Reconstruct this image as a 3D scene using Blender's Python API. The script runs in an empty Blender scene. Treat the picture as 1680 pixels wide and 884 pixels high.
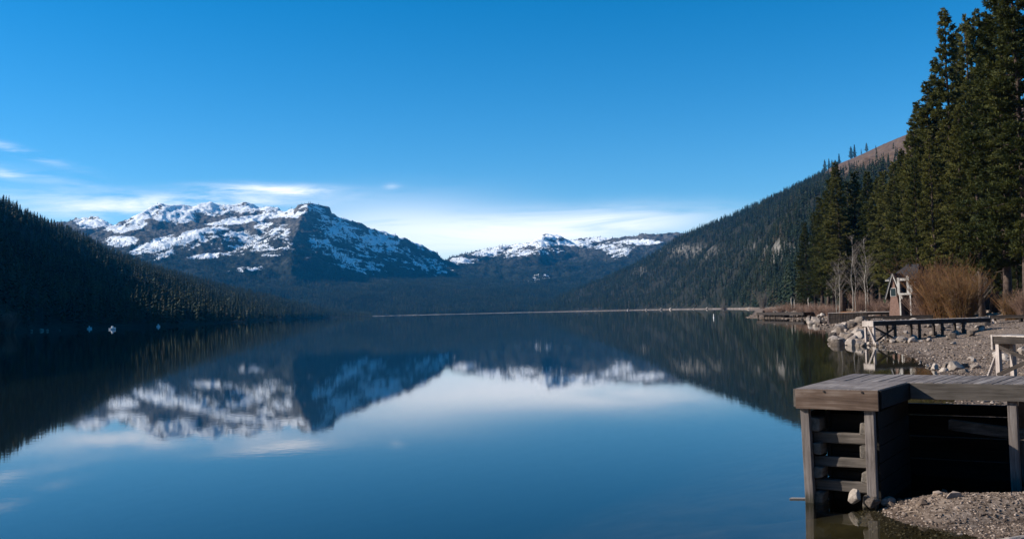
import bpy, math, random
import numpy as np
from mathutils import Vector, Matrix
from mathutils.geometry import delaunay_2d_cdt

random.seed(7)
RNG = np.random.default_rng(7)
COL = bpy.context.scene.collection
SC = bpy.context.scene
PI = math.pi

# ------------------------------------------------------------------ camera
FPX, CX, CY = 1650.0, 840.0, 442.0
CAMZ = 2.96
ROLL = math.atan(0.0245)
TH = math.atan(69.4 / FPX * math.cos(ROLL))
F = np.array([0, math.cos(TH), math.sin(TH)])
U0 = np.array([0, -math.sin(TH), math.cos(TH)])
R0 = np.array([1.0, 0, 0])
CR = math.cos(ROLL) * R0 - math.sin(ROLL) * U0
CU = math.sin(ROLL) * R0 + math.cos(ROLL) * U0
CAM = np.array([0, 0, CAMZ])


def ray(px, py):
    return F * FPX + CR * (px - CX) - CU * (py - CY)


def on_plane(px, py, z):
    d = ray(px, py)
    t = (z - CAMZ) / d[2]
    return CAM + d * t


def azel(px, py):
    d = ray(px, py)
    return math.atan2(d[0], d[1]), d[2] / math.hypot(d[0], d[1])


def at_range(px, py, R):
    """world point on the pixel's ray at horizontal range R"""
    d = ray(px, py)
    return CAM + d * (R / math.hypot(d[0], d[1]))


def to_px(P):
    d = P - CAM
    dep = d @ F
    return CX + FPX * (d @ CR) / dep, CY - FPX * (d @ CU) / dep


cam = bpy.data.cameras.new('camera')
cam_o = bpy.data.objects.new('camera', cam)
COL.objects.link(cam_o)
cam.sensor_width = 36
cam.lens = 36 * FPX / 1680
cam.clip_start = 0.1
cam.clip_end = 60000
cam_o.matrix_world = Matrix(((CR[0], CU[0], -F[0], 0), (CR[1], CU[1], -F[1], 0), (CR[2], CU[2], -F[2], CAMZ), (0, 0, 0, 1)))
SC.camera = cam_o

# ------------------------------------------------------------------ numpy noise


def pnoise(x, y, seed=0):
    xi = np.floor(x).astype(np.int64)
    yi = np.floor(y).astype(np.int64)
    xf, yf = x - xi, y - yi

    def g(ix, iy, dx, dy):
        h = (ix * 374761393 + iy * 668265263 + seed * 974634777) & 0xffffffff
        h = ((h ^ (h >> 13)) * 1274126177) & 0xffffffff
        h = h ^ (h >> 16)
        a = (h & 0xffff) / 65536.0 * 2 * PI
        return np.cos(a) * dx + np.sin(a) * dy
    u = xf * xf * xf * (xf * (xf * 6 - 15) + 10)
    v = yf * yf * yf * (yf * (yf * 6 - 15) + 10)
    n00, n10 = g(xi, yi, xf, yf), g(xi + 1, yi, xf - 1, yf)
    n01, n11 = g(xi, yi + 1, xf, yf - 1), g(xi + 1, yi + 1, xf - 1, yf - 1)
    return ((n00 * (1 - u) + n10 * u) * (1 - v) + (n01 * (1 - u) + n11 * u) * v) * 1.5


def fbm(x, y, wl, octs=4, seed=0, ridged=False, gain=0.5):
    s = np.zeros_like(x)
    a, t = 1.0, 0
    f = 1.0 / wl
    for o in range(octs):
        n = pnoise(x * f + 13.7 * o, y * f - 7.3 * o, seed + o)
        if ridged:
            n = 1 - 2 * np.abs(n)
        s += a * n
        t += a
        a *= gain
        f *= 2.03
    return s / t


# ------------------------------------------------------------------ mesh helpers
class MB:
    def __init__(self):
        self.v, self.f = [], []

    def prism(self, bottom, top):
        n = len(self.v)
        k = len(bottom)
        self.v += [tuple(p) for p in bottom] + [tuple(p) for p in top]
        self.f.append(tuple(n + i for i in reversed(range(k))))
        self.f.append(tuple(n + k + i for i in range(k)))
        for i in range(k):
            j = (i + 1) % k
            self.f.append((n + i, n + j, n + k + j, n + k + i))

    def slab(self, poly, z0, z1):
        """poly: CCW xy list"""
        self.prism([(p[0], p[1], z0) for p in poly], [(p[0], p[1], z1) for p in poly])

    def box(self, x0, x1, y0, y1, z0, z1):
        self.slab([(x0, y0), (x1, y0), (x1, y1), (x0, y1)], z0, z1)

    def beam(self, a, b, w, h, up=(0, 0, 1), jitter=0.0):
        a, b = Vector(a), Vector(b)
        d = (b - a).normalized()
        s = d.cross(Vector(up))
        if s.length < 1e-4:
            s = d.cross(Vector((1, 0, 0)))
        s.normalize()
        t = s.cross(d).normalized()
        ring = []
        for e in (a, b):
            ring.append([e + s * (sx * w / 2 + random.uniform(-jitter, jitter)) + t * (sy * h / 2 + random.uniform(-jitter, jitter))
                         for sx, sy in ((-1, -1), (1, -1), (1, 1), (-1, 1))])
        self.prism(ring[0], ring[1])

    def tube(self, pts, radii, n=6):
        base = len(self.v)
        for i, p in enumerate(pts):
            p = Vector(p)
            d = (Vector(pts[min(i + 1, len(pts) - 1)]) - Vector(pts[max(i - 1, 0)]))
            if d.length < 1e-6:
                d = Vector((0, 0, 1))
            d.normalize()
            s = d.cross(Vector((0.13, 0.99, 0.05)) if abs(d.y) < 0.9 else Vector((1, 0, 0))).normalized()
            t = d.cross(s)
            for k in range(n):
                a = 2 * PI * k / n
                self.v.append(tuple(p + (s * math.cos(a) + t * math.sin(a)) * radii[i]))
        for i in range(len(pts) - 1):
            for k in range(n):
                k2 = (k + 1) % n
                self.f.append((base + i * n + k, base + i * n + k2, base + (i + 1) * n + k2, base + (i + 1) * n + k))
        self.f.append(tuple(base + k for k in reversed(range(n))))
        self.f.append(tuple(base + (len(pts) - 1) * n + k for k in range(n)))

    def mesh(self, name, mat=None, smooth=False):
        me = bpy.data.meshes.new(name)
        me.from_pydata(self.v, [], self.f)
        if mat:
            me.materials.append(mat)
        if smooth:
            me.polygons.foreach_set('use_smooth', [True] * len(me.polygons))
        me.update()
        return me

    def build(self, name, mat, parent=None, smooth=False, bevel=0.0):
        o = link(name, self.mesh(name, mat, smooth), parent)
        if bevel:
            m = o.modifiers.new('bevel', 'BEVEL')
            m.width = bevel
            m.segments = 2
            m.limit_method = 'ANGLE'
        return o


def np_mesh(name, verts, faces, mat=None, smooth=False):
    """verts (n,3); faces (m,3) or (m,4)"""
    me = bpy.data.meshes.new(name)
    k = faces.shape[1]
    me.vertices.add(len(verts))
    me.vertices.foreach_set('co', np.ascontiguousarray(verts, dtype=np.float32).ravel())
    me.loops.add(faces.size)
    me.loops.foreach_set('vertex_index', np.ascontiguousarray(faces, dtype=np.int32).ravel())
    me.polygons.add(len(faces))
    me.polygons.foreach_set('loop_start', np.arange(0, faces.size, k, dtype=np.int32))
    me.polygons.foreach_set('loop_total', np.full(len(faces), k, dtype=np.int32))
    if smooth:
        me.polygons.foreach_set('use_smooth', np.ones(len(faces), dtype=bool))
    if mat:
        me.materials.append(mat)
    me.update(calc_edges=True)
    return me


def link(name, data, parent=None):
    o = bpy.data.objects.new(name, data)
    COL.objects.link(o)
    if parent:
        o.parent = parent
    return o


def tag(o, label=None, cat=None, group=None, kind=None):
    if label:
        o['label'] = label
    if cat:
        o['category'] = cat
    if group:
        o['group'] = group
    if kind:
        o['kind'] = kind
    return o


def empty(name, loc, label, cat, group=None, rz=0.0):
    o = link(name, None)
    o.location = loc
    o.rotation_euler = (0, 0, rz)
    return tag(o, label, cat, group)


# ------------------------------------------------------------------ materials
class NT:
    def __init__(self, tree):
        self.t = tree
        self.n = tree.nodes
        self.l = tree.links

    def new(self, typ, ins=None, **kw):
        nd = self.n.new(typ)
        for k, v in kw.items():
            setattr(nd, k, v)
        for k, v in (ins or {}).items():
            self.put(nd.inputs[k], v)
        return nd

    def put(self, sock, v):
        if hasattr(v, 'is_output') or isinstance(v, bpy.types.NodeSocket):
            self.l.new(v, sock)
        elif isinstance(v, bpy.types.Node):
            self.l.new(v.outputs[0], sock)
        else:
            sock.default_value = v

    def math(self, op, a, b=0.0, c=0.0, clamp=False):
        nd = self.n.new('ShaderNodeMath')
        nd.operation = op
        nd.use_clamp = clamp
        self.put(nd.inputs[0], a)
        self.put(nd.inputs[1], b)
        self.put(nd.inputs[2], c)
        return nd.outputs[0]

    def noise(self, vec, scale, detail=4, rough=0.55, dist=0.0):
        nd = self.new('ShaderNodeTexNoise', {'Scale': scale, 'Detail': detail, 'Roughness': rough, 'Distortion': dist})
        if vec is not None:
            self.put(nd.inputs['Vector'], vec)
        return nd.outputs['Fac']

    def ramp(self, fac, stops, interp='LINEAR'):
        nd = self.n.new('ShaderNodeValToRGB')
        nd.color_ramp.interpolation = interp
        e = nd.color_ramp.elements
        while len(e) < len(stops):
            e.new(0.5)
        for i, (p, c) in enumerate(stops):
            e[i].position = p
            e[i].color = c if len(c) == 4 else (*c, 1)
        self.put(nd.inputs[0], fac)
        return nd.outputs[0]

    def mix(self, fac, a, b):
        nd = self.n.new('ShaderNodeMix')
        nd.data_type = 'RGBA'
        self.put(nd.inputs[0], fac)
        for s, v in ((nd.inputs[6], a), (nd.inputs[7], b)):
            if isinstance(v, tuple) and len(v) == 3:
                v = (*v, 1)
            self.put(s, v)
        return nd.outputs[2]

    def mapping(self, vec, scale=(1, 1, 1), rot=(0, 0, 0)):
        nd = self.new('ShaderNodeMapping', {'Scale': scale, 'Rotation': rot})
        self.put(nd.inputs['Vector'], vec)
        return nd.outputs[0]


def new_mat(name, rough=0.85, spec=0.2):
    m = bpy.data.materials.new(name)
    m.use_nodes = True
    nt = NT(m.node_tree)
    b = m.node_tree.nodes['Principled BSDF']
    b.inputs['Roughness'].default_value = rough
    b.inputs['Specular IOR Level'].default_value = spec
    return m, nt, b


def obj_co(nt):
    return nt.new('ShaderNodeTexCoord').outputs['Object']


def pos_co(nt):
    return nt.new('ShaderNodeNewGeometry').outputs['Position']


def rnd_fac(nt):
    return nt.new('ShaderNodeObjectInfo').outputs['Random']


def bump(nt, b, h, strength, dist=0.02):
    nd = nt.new('ShaderNodeBump', {'Strength': strength, 'Distance': dist, 'Height': h})
    nt.l.new(nd.outputs[0], b.inputs['Normal'])


def mat_wood(name, axis, dark, mid, light, grain=22.0):
    m, nt, b = new_mat(name, 0.8, 0.25)
    sc = [grain] * 3
    sc['xyz'.index(axis)] = grain * 0.06
    co = obj_co(nt)
    oi = nt.new('ShaderNodeObjectInfo')
    co2 = nt.new('ShaderNodeVectorMath', {0: co}, operation='ADD')
    nt.l.new(oi.outputs['Random'], co2.inputs[1])
    g = nt.noise(nt.mapping(co2.outputs[0], sc), 1.0, 6, 0.65, 0.6)
    blot = nt.noise(co, 2.2, 3, 0.5)
    isl = nt.new('ShaderNodeNewGeometry').outputs['Random Per Island']
    k = nt.math('ADD', nt.math('MULTIPLY', g, 0.62), nt.math('ADD', nt.math('MULTIPLY', blot, 0.3), nt.math('MULTIPLY', nt.math('SUBTRACT', isl, 0.3), 0.14)))
    c = nt.ramp(k, [(0.3, dark), (0.5, mid), (0.68, light)])
    if axis == 'z':                                           # damp dark foot at the water line
        z = nt.new('ShaderNodeSeparateXYZ', {0: pos_co(nt)}).outputs[2]
        wz = nt.math('SUBTRACT', 1.0, nt.math('DIVIDE', nt.math('SUBTRACT', nt.math('ADD', z, nt.math('MULTIPLY', nt.math('SUBTRACT', g, 0.5), 0.25)), 0.05), 0.12, clamp=True), clamp=True)
        c = nt.mix(nt.math('MULTIPLY', wz, 0.8), c, (0.03, 0.028, 0.016))
    nt.put(b.inputs['Base Color'], c)
    bump(nt, b, g, 0.7, 0.012)
    return m


def mat_mottle(name, stops, scale, rough=0.9, bstr=0.4, bdist=0.02, world=True, scale2=None, rnd=0.0, spec=0.2):
    m, nt, b = new_mat(name, rough, spec)
    co = pos_co(nt) if world else obj_co(nt)
    f = nt.noise(co, scale, 5, 0.6)
    if scale2:
        f = nt.math('ADD', nt.math('MULTIPLY', f, 0.6), nt.math('MULTIPLY', nt.noise(co, scale2, 3, 0.5), 0.4))
    if rnd:
        f = nt.math('ADD', f, nt.math('MULTIPLY', nt.math('SUBTRACT', rnd_fac(nt), 0.5), rnd))
    nt.put(b.inputs['Base Color'], nt.ramp(f, stops))
    if bstr:
        bump(nt, b, f, bstr, bdist)
    return m


def mat_leaf(name, stops, scale=0.4, rnd=0.5, trans=0.15):
    m, nt, b = new_mat(name, 0.75, 0.2)
    co = pos_co(nt)
    isl = nt.new('ShaderNodeNewGeometry').outputs['Random Per Island']
    f = nt.math('ADD', nt.noise(co, scale, 3, 0.5), nt.math('MULTIPLY', nt.math('SUBTRACT', rnd_fac(nt), 0.5), rnd))
    f = nt.math('ADD', f, nt.math('MULTIPLY', nt.math('SUBTRACT', isl, 0.5), 0.35))
    c = nt.ramp(f, stops)
    nt.put(b.inputs['Base Color'], c)
    if trans:
        tr = nt.new('ShaderNodeBsdfTranslucent', {'Color': c})
        mx = nt.new('ShaderNodeMixShader', {0: trans})
        nt.l.new(b.outputs[0], mx.inputs[1])
        nt.l.new(tr.outputs[0], mx.inputs[2])
        nt.l.new(mx.outputs[0], m.node_tree.nodes['Material Output'].inputs[0])
    return m


M_PLANK_Y = mat_wood('weathered_plank', 'y', (0.075, 0.06, 0.052), (0.2, 0.165, 0.145), (0.36, 0.31, 0.275))
M_PLANK_X = mat_wood('weathered_plank_long', 'x', (0.1, 0.08, 0.068), (0.25, 0.205, 0.18), (0.38, 0.32, 0.285))
M_FASCIA = mat_wood('brown_fascia', 'x', (0.03, 0.017, 0.011), (0.115, 0.076, 0.056), (0.27, 0.215, 0.18), 11)
M_FASCIA_G = mat_wood('grey_fascia', 'x', (0.045, 0.038, 0.032), (0.105, 0.09, 0.078), (0.18, 0.16, 0.14), 16)
M_POST = mat_wood('grey_post', 'z', (0.07, 0.055, 0.048), (0.19, 0.16, 0.145), (0.32, 0.285, 0.26), 26)
M_TIMBER = mat_wood('crib_timber', 'x', (0.03, 0.025, 0.021), (0.125, 0.105, 0.09), (0.26, 0.22, 0.195), 14)
M_TIMBER_Y = mat_wood('crib_timber_end', 'y', (0.05, 0.042, 0.036), (0.14, 0.12, 0.1), (0.25, 0.21, 0.18), 18)
M_SHADE_WOOD = mat_wood('shade_black_timber', 'x', (0.004, 0.0035, 0.003), (0.011, 0.009, 0.008), (0.022, 0.019, 0.017), 14)  # shade under the pier, painted in as near-black wood
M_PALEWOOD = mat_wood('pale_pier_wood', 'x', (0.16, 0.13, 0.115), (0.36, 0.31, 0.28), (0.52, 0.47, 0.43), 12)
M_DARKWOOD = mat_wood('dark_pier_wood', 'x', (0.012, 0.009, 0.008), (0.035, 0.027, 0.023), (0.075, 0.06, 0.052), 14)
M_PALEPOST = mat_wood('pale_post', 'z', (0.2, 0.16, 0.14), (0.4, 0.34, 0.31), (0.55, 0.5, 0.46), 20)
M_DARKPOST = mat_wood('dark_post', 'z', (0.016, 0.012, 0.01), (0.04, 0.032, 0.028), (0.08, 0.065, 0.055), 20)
M_ROCK = mat_mottle('granite_boulder', [(0.2, (0.06, 0.047, 0.038)), (0.5, (0.18, 0.145, 0.12)), (0.8, (0.36, 0.305, 0.265))], 3.0, 0.9, 0.6, 0.06, False, 14.0, 0.55)
M_ROCK_PALE = mat_mottle('pale_boulder', [(0.25, (0.2, 0.165, 0.14)), (0.5, (0.36, 0.305, 0.26)), (0.8, (0.52, 0.46, 0.41))], 3.0, 0.9, 0.5, 0.05, False, 12.0, 0.2)
M_PEBBLE = mat_mottle('beach_pebble', [(0.2, (0.06, 0.043, 0.033)), (0.5, (0.16, 0.118, 0.09)), (0.85, (0.38, 0.3, 0.245))], 6.0, 0.9, 0, 0.02, True, None, 0.7)
M_BARK = mat_mottle('pine_bark', [(0.3, (0.025, 0.017, 0.013)), (0.55, (0.075, 0.052, 0.042)), (0.75, (0.14, 0.105, 0.085))], 3.0, 0.95, 0.5, 0.05, False, 14.0, 0.3)
M_ASPEN = mat_mottle('aspen_bark', [(0.28, (0.09, 0.08, 0.07)), (0.45, (0.25, 0.23, 0.2)), (0.75, (0.42, 0.39, 0.35))], 4.0, 0.85, 0, 0.02, False)
M_TWIG = mat_mottle('aspen_twig', [(0.3, (0.06, 0.05, 0.043)), (0.7, (0.17, 0.145, 0.125))], 3.0, 0.9, 0, 0.02, False)
M_NEEDLE = mat_leaf('pine_needles', [(0.15, (0.028, 0.038, 0.010)), (0.5, (0.078, 0.082, 0.019)), (0.85, (0.14, 0.13, 0.034))], 0.25, 0.5, 0.25)
M_NEEDLE_D = mat_leaf('fir_needles', [(0.15, (0.015, 0.026, 0.011)), (0.5, (0.04, 0.054, 0.02)), (0.85, (0.085, 0.09, 0.03))], 0.3, 0.5, 0.15)
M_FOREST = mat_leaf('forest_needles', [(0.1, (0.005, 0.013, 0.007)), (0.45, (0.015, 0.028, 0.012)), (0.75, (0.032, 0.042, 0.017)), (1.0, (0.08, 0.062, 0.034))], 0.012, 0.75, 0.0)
M_WILLOW = mat_leaf('willow_stem', [(0.2, (0.05, 0.027, 0.017)), (0.4, (0.1, 0.05, 0.028)), (0.55, (0.17, 0.08, 0.027)), (0.7, (0.125, 0.082, 0.029)), (0.88, (0.15, 0.09, 0.07))], 1.1, 0.4, 0.0)
M_BRUSH = mat_leaf('bare_brush', [(0.2, (0.06, 0.035, 0.025)), (0.5, (0.15, 0.09, 0.065)), (0.8, (0.24, 0.155, 0.12))], 0.3, 0.5, 0.0)

# ------------------------------------------------------------------ terrain
# near shore on the right: points where the water line runs, land lies to the right
SHORE = [(-60, -400), (40, -60), (14, -12), (8.5, 3), (6.3, 9.5)]
for px, py in [(1606, 880), (1585, 869), (1545, 862), (1500, 846), (1466, 826)]:
    SHORE.append(tuple(on_plane(px, py, 0)[:2]))
SHORE += [(9.0, 21.0), (13.5, 31.0)]
for px, py in [(1532, 604), (1515, 594), (1470, 576), (1450, 569), (1420, 567), (1385, 566), (1362, 548), (1325, 524.5), (1275, 522), (1225, 521.5)]:
    SHORE.append(tuple(on_plane(px, py, 0)[:2]))
p = at_range(1232, 510, 330); SHORE.append((p[0], p[1]))
p = at_range(1238, 505, 600); SHORE.append((p[0], p[1]))
p = at_range(1225, 505, 1100); SHORE.append((p[0], p[1]))
SHORE = np.array(SHORE)


def shore_sd(X, Y):
    """signed distance to the near shore; + on land (to the right of the line going away)"""
    best = np.full(X.shape, 1e9)
    sign = np.ones(X.shape)
    for i in range(len(SHORE) - 1):
        a, b = SHORE[i], SHORE[i + 1]
        d = b - a
        L2 = d @ d
        t = np.clip(((X - a[0]) * d[0] + (Y - a[1]) * d[1]) / L2, 0, 1)
        dx, dy = X - a[0] - t * d[0], Y - a[1] - t * d[1]
        dist = np.hypot(dx, dy)
        side = np.sign(d[0] * dy - d[1] * dx)   # + = left of the line
        upd = dist < best - 1e-6
        best = np.where(upd, dist, best)
        sign = np.where(upd, -side, sign)
    return best * np.where(sign == 0, 1, sign)


def layer(silh, crest, foot, tree):
    """silh: (px,py); crest/foot: (px, range)"""
    a = np.array([azel(*s) for s in silh])
    ca = np.array([(azel(x, 510)[0], r) for x, r in crest])
    fa = np.array([(azel(x, 510)[0], r) for x, r in foot])

    def f(AZ, R, power, X, Y, seed):
        e = np.interp(AZ, a[:, 0], a[:, 1])
        dc = np.interp(AZ, ca[:, 0], ca[:, 1])
        df = np.interp(AZ, fa[:, 0], fa[:, 1])
        H = CAMZ + dc * e - tree
        H = np.maximum(H, 0.5)
        t = (R - df) / np.maximum(dc - df, 30)
        tt = np.clip(t, 0, 1)
        z = H * (tt ** power)
        w = np.sin(PI * np.clip(t, 0, 1.0)) ** 0.7
        n = fbm(X, Y, 420, 5, seed) * 0.16 + fbm(X, Y, 160, 4, seed + 9, True) * 0.05
        z = z + w * H * n
        z = np.where(t > 1, H - (R - dc) * 0.3, z)
        z = np.where(t < 0, (R - df) * 0.08, np.maximum(z, np.minimum((R - df) * (0.35 if seed == 21 else 0.12), 0.9)))
        return z, t
    return f


L1 = layer([(-2600, -900), (-1400, -400), (-500, 30), (-200, 224), (0, 318), (60, 350), (120, 373), (180, 405), (265, 436), (380, 469), (450, 484), (520, 499), (575, 513), (600, 522)],
           [(-2600, 720), (-1400, 760), (-500, 950), (0, 1400), (265, 2000), (420, 2500), (600, 3100)],
           [(-2600, 380), (-500, 400), (0, 420), (60, 470), (260, 520), (330, 640), (400, 950), (460, 1500), (530, 2500), (600, 2950)], 11)
L2 = layer([(860, 520), (880, 500), (960, 466), (1000, 450), (1030, 436), (1075, 412), (1105, 390), (1160, 366), (1200, 350), (1260, 324), (1310, 304), (1345, 287), (1360, 272), (1400, 254), (1450, 229), (1490, 212), (1540, 196), (1600, 188), (1700, 168), (2400, 60), (3200, -100)],
           [(860, 3350), (960, 3250), (1100, 2900), (1300, 2300), (1500, 1900), (1700, 1700), (3000, 1300)],
           [(860, 3000), (900, 2900), (1020, 2300), (1100, 1900), (1200, 1250), (1260, 800), (1300, 480), (1400, 330), (1500, 280), (3000, 200)], 8)

# far mountains: control points (px, py, range) joined by ridge lines
TP, TE = [], []


def chain(pts):
    i0 = len(TP)
    for p in pts:
        TP.append(at_range(*p))
    for i in range(i0, len(TP) - 1):
        TE.append((i, i + 1))
    return list(range(i0, len(TP)))


def chain_from(first, pts):
    k = chain(pts)
    TE.append((first, k[0]))
    return k


PK = at_range(510, 339, 5100)


def face_r(px, py):
    d = ray(px, py)
    h = math.hypot(d[0], d[1])
    d = d / h
    sx, sy = -0.66, 0.29
    k = PK[2] - sx * PK[0] - sy * PK[1]
    R = (k - CAMZ) / (d[2] - sx * d[0] - sy * d[1])
    return (px, py, R)


c4 = chain([(-300, 380, 6400), (60, 382, 6300), (100, 372, 6200), (118, 363, 6100), (150, 353, 6000), (172, 361, 5850), (192, 372, 5750), (215, 361, 5600), (240, 348, 5500), (265, 333, 5400),
            (300, 336, 5520), (330, 341, 5560), (375, 334, 5520), (420, 336, 5500), (455, 340, 5450), (470, 347, 5300), (485, 343, 5180), (510, 339, 5100), face_r(535, 343), face_r(547, 349),
            face_r(575, 361), face_r(600, 371), face_r(650, 388), face_r(690, 403), face_r(715, 415), face_r(728, 428), (745, 428, 6300), (760, 420, 6300), (800, 413, 6300), (845, 401, 6200),
            (870, 393, 6150), (893, 383, 6100), (905, 384, 6100), (930, 391, 6150), (960, 387, 6200), (1000, 391, 6200), (1040, 388, 6100), (1080, 384, 6000), (1120, 381, 6000), (1200, 380, 6000), (1700, 380, 6000)])
for k in c4:                                             # the ground falls away behind the crest, following its notches
    q = TP[k]
    h = math.hypot(q[0], q[1])
    TP.append(np.array([q[0] * (h + 330) / h, q[1] * (h + 330) / h, q[2] - 110]))
chain_from(c4[17], [face_r(494, 352), face_r(484, 385), face_r(479, 425), face_r(476, 468)])           # spur of the central peak
chain_from(c4[9], [(268, 352, 5260), (262, 370, 5160)])                                              # spur of the snow peak
chain([face_r(712, 440), face_r(722, 458)])
chain_from(c4[31], [(886, 410, 5650), (878, 438, 5200), (868, 463, 4700)])
chain_from(c4[35], [(1012, 405, 5800), (1000, 432, 5300)])
chain([(-200, 410, 5400), (120, 398, 5250), (180, 381, 5200), (230, 378, 5180), (330, 377, 5080), (352, 373, 4950), (400, 370, 5000), (450, 362, 5050)])
chain([(-200, 430, 5000), (170, 398, 4950), (250, 388, 4820), (345, 377, 4820)])
chain([(180, 420, 4600), (260, 414, 4560), (340, 424, 4450), (430, 432, 4300)])
chain([(400, 398, 4700), (450, 390, 4700)])
chain([face_r(520, 466), face_r(585, 458), face_r(650, 458)])
chain([face_r(560, 398), face_r(630, 420)])
chain([(905, 440, 5400), (930, 425, 5650), (955, 412, 5850)])
chain([(780, 440, 5500), (830, 436, 5300)])
chain([(-300, 500, 3900), (100, 495, 3700), (250, 482, 3700), (350, 477, 3650), (465, 486, 3620), (560, 491, 3600), (650, 487, 3750), (720, 478, 3950), (760, 475, 4050), (820, 475, 4050), (880, 477, 4150), (950, 478, 4200), (1050, 470, 4300), (1200, 470, 4300), (1700, 470, 4300)])
for x in range(-300, 1800, 150):
    d = ray(x, 510); d = d / math.hypot(d[0], d[1])
    TP.append(np.array([d[0] * 3330, d[1] * 3330, 1.0]))
    TP.append(np.array([d[0] * 3180, d[1] * 3180, -9.0]))
    TP.append(np.array([d[0] * 7600, d[1] * 7600, 60.0]))
TV, _, TT, tv_src, _, _ = delaunay_2d_cdt([Vector((p[0], p[1])) for p in TP], TE, [], 0, 1e-3)
TZ = []
for v, src in zip(TV, tv_src):
    if src:
        TZ.append(TP[src[0]][2])
    else:
        q = min(TP, key=lambda p: (p[0] - v.x) ** 2 + (p[1] - v.y) ** 2)
        TZ.append(q[2])
TV = np.array([(v.x, v.y) for v in TV])
TZ = np.array(TZ)


def tin(X, Y):
    Z = np.full(X.shape, -60.0)
    for f in TT:
        if len(f) != 3:
            continue
        a, b, c = TV[f[0]], TV[f[1]], TV[f[2]]
        m = (X >= min(a[0], b[0], c[0])) & (X <= max(a[0], b[0], c[0])) & (Y >= min(a[1], b[1], c[1])) & (Y <= max(a[1], b[1], c[1]))
        if not m.any():
            continue
        x, y = X[m], Y[m]
        den = (b[1] - c[1]) * (a[0] - c[0]) + (c[0] - b[0]) * (a[1] - c[1])
        if abs(den) < 1e-6:
            continue
        w0 = ((b[1] - c[1]) * (x - c[0]) + (c[0] - b[0]) * (y - c[1])) / den
        w1 = ((c[1] - a[1]) * (x - c[0]) + (a[0] - c[0]) * (y - c[1])) / den
        w2 = 1 - w0 - w1
        ok = (w0 >= -1e-9) & (w1 >= -1e-9) & (w2 >= -1e-9)
        z = w0 * TZ[f[0]] + w1 * TZ[f[1]] + w2 * TZ[f[2]]
        zz = Z[m]
        zz[ok] = z[ok]
        Z[m] = zz
    return Z


def far_height(X, Y):
    wx = fbm(X, Y, 220, 5, 51) * 26
    wy = fbm(X, Y, 220, 5, 61) * 55
    z = tin(X + wx, Y + wy)
    z = z + np.clip((z - 60) / 150, 0, 1) * 4.5 * np.sin((z + 0.16 * X + fbm(X, Y, 200, 3, 131) * 30) * (2 * PI / 42)) * np.clip(0.5 + fbm(X, Y, 400, 3, 141) * 2, 0, 1)
    # flat topped rock block on the central peak
    az_, R_ = np.arctan2(X + wx * 0.5, Y), np.hypot(X, Y) + wy
    a0, a1 = azel(483, 340)[0], azel(544, 340)[0]
    blk = np.clip((az_ - a0) / 0.003, 0, 1) * np.clip((a1 - az_) / 0.002, 0, 1) * np.clip((R_ - 4985) / 35, 0, 1) * np.clip((5400 - R_) / 120, 0, 1)
    z = z + blk * 20
    amp = np.clip((z - 20) / 160, 0, 1) * (1 - 0.8 * blk)
    z = z + amp * (fbm(X, Y, 260, 6, 71, True, 0.6) * 30 - 21 + fbm(X, Y, 70, 4, 81, True) * 11 + fbm(X, Y, 26, 2, 83) * 4)
    return z


def near_height(X, Y):
    s = shore_sd(X, Y)
    wob = fbm(X, Y, 9, 3, 5) * np.clip(np.abs(s) * 0.05, 0.0, 0.35) * 2
    R = np.hypot(X, Y)
    bank = np.interp(s, [-60, -12, -4, 0, 6, 16, 26, 40, 80, 200, 600], [-12, -2.2, -0.75, 0, 0.42, 1.15, 1.75, 2.3, 4.0, 11, 40])
    # the low gravel point in front of the pier
    mx, my = on_plane(1640, 822, 0.2)[:2]
    g = np.exp(-(((X - mx) / 1.5) ** 2 + ((Y - my) / 0.75) ** 2))
    bank = bank + 0.17 * g
    mx, my = on_plane(1530, 822, 0.1)[:2]
    bank = bank + 0.09 * np.exp(-(((X - mx) / 0.6) ** 2 + ((Y - my) / 0.5) ** 2))
    for px_, py_, am, rx_, ry_ in ((1412, 545, 1.25, 6.0, 13.0), (1330, 517, 0.9, 5.0, 14.0), (1450, 520, 0.9, 9.0, 12.0)):   # the stony point
        mx, my = on_plane(px_, py_, 0.3)[:2]
        bank = bank + am * np.exp(-(((X - mx) / rx_) ** 2 + ((Y - my) / ry_) ** 2)) * np.clip(s / 3, 0, 1)
    mx, my = on_plane(1700, 858, 0)[:2]                        # the wet dip before the stone
    bank = bank - 0.2 * np.exp(-(((X - mx) / 0.9) ** 2 + ((Y - my) / 0.3) ** 2))
    fine = np.clip(1.2 - R / 150, 0, 1)
    z = bank + wob * 0.4 + fbm(X, Y, 1.1, 3, 8) * 0.02 * fine * (s > -3) + fbm(X, Y, 30, 3, 4) * np.clip((s - 15) / 30, 0, 1) * 1.2
    z = np.where(s > 0.15, np.maximum(z, 0.012), z)
    mx, my = on_plane(1590, 791, 0)[:2]                        # hollow added so the ground under the walkway reads as dark shade
    z = z - 0.75 * np.exp(-(((X - mx) / 3.0) ** 2 + ((Y - my) / 0.95) ** 2))
    return z, s


def height(X, Y):
    AZ = np.arctan2(X, Y)
    R = np.hypot(X, Y)
    zn, s = near_height(X, Y)
    zn = np.where(R > 1150, np.minimum(zn, -12), zn)
    z1, t1 = L1(AZ, R, 1.05, X, Y, 21)
    z2, t2 = L2(AZ, R, 1.12, X, Y, 31)
    z1 = np.where(AZ < azel(610, 510)[0], z1, -60)
    z2 = np.where(AZ > azel(868, 510)[0], z2, -60)
    front = R > 2900
    zf = np.full(X.shape, -60.0)
    zf[front] = far_height(X[front], Y[front])
    base = np.full(X.shape, -14.0)
    st = np.stack([base, zn, z1, z2, zf])
    k = st.argmax(0)
    return st.max(0), k, s


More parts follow.
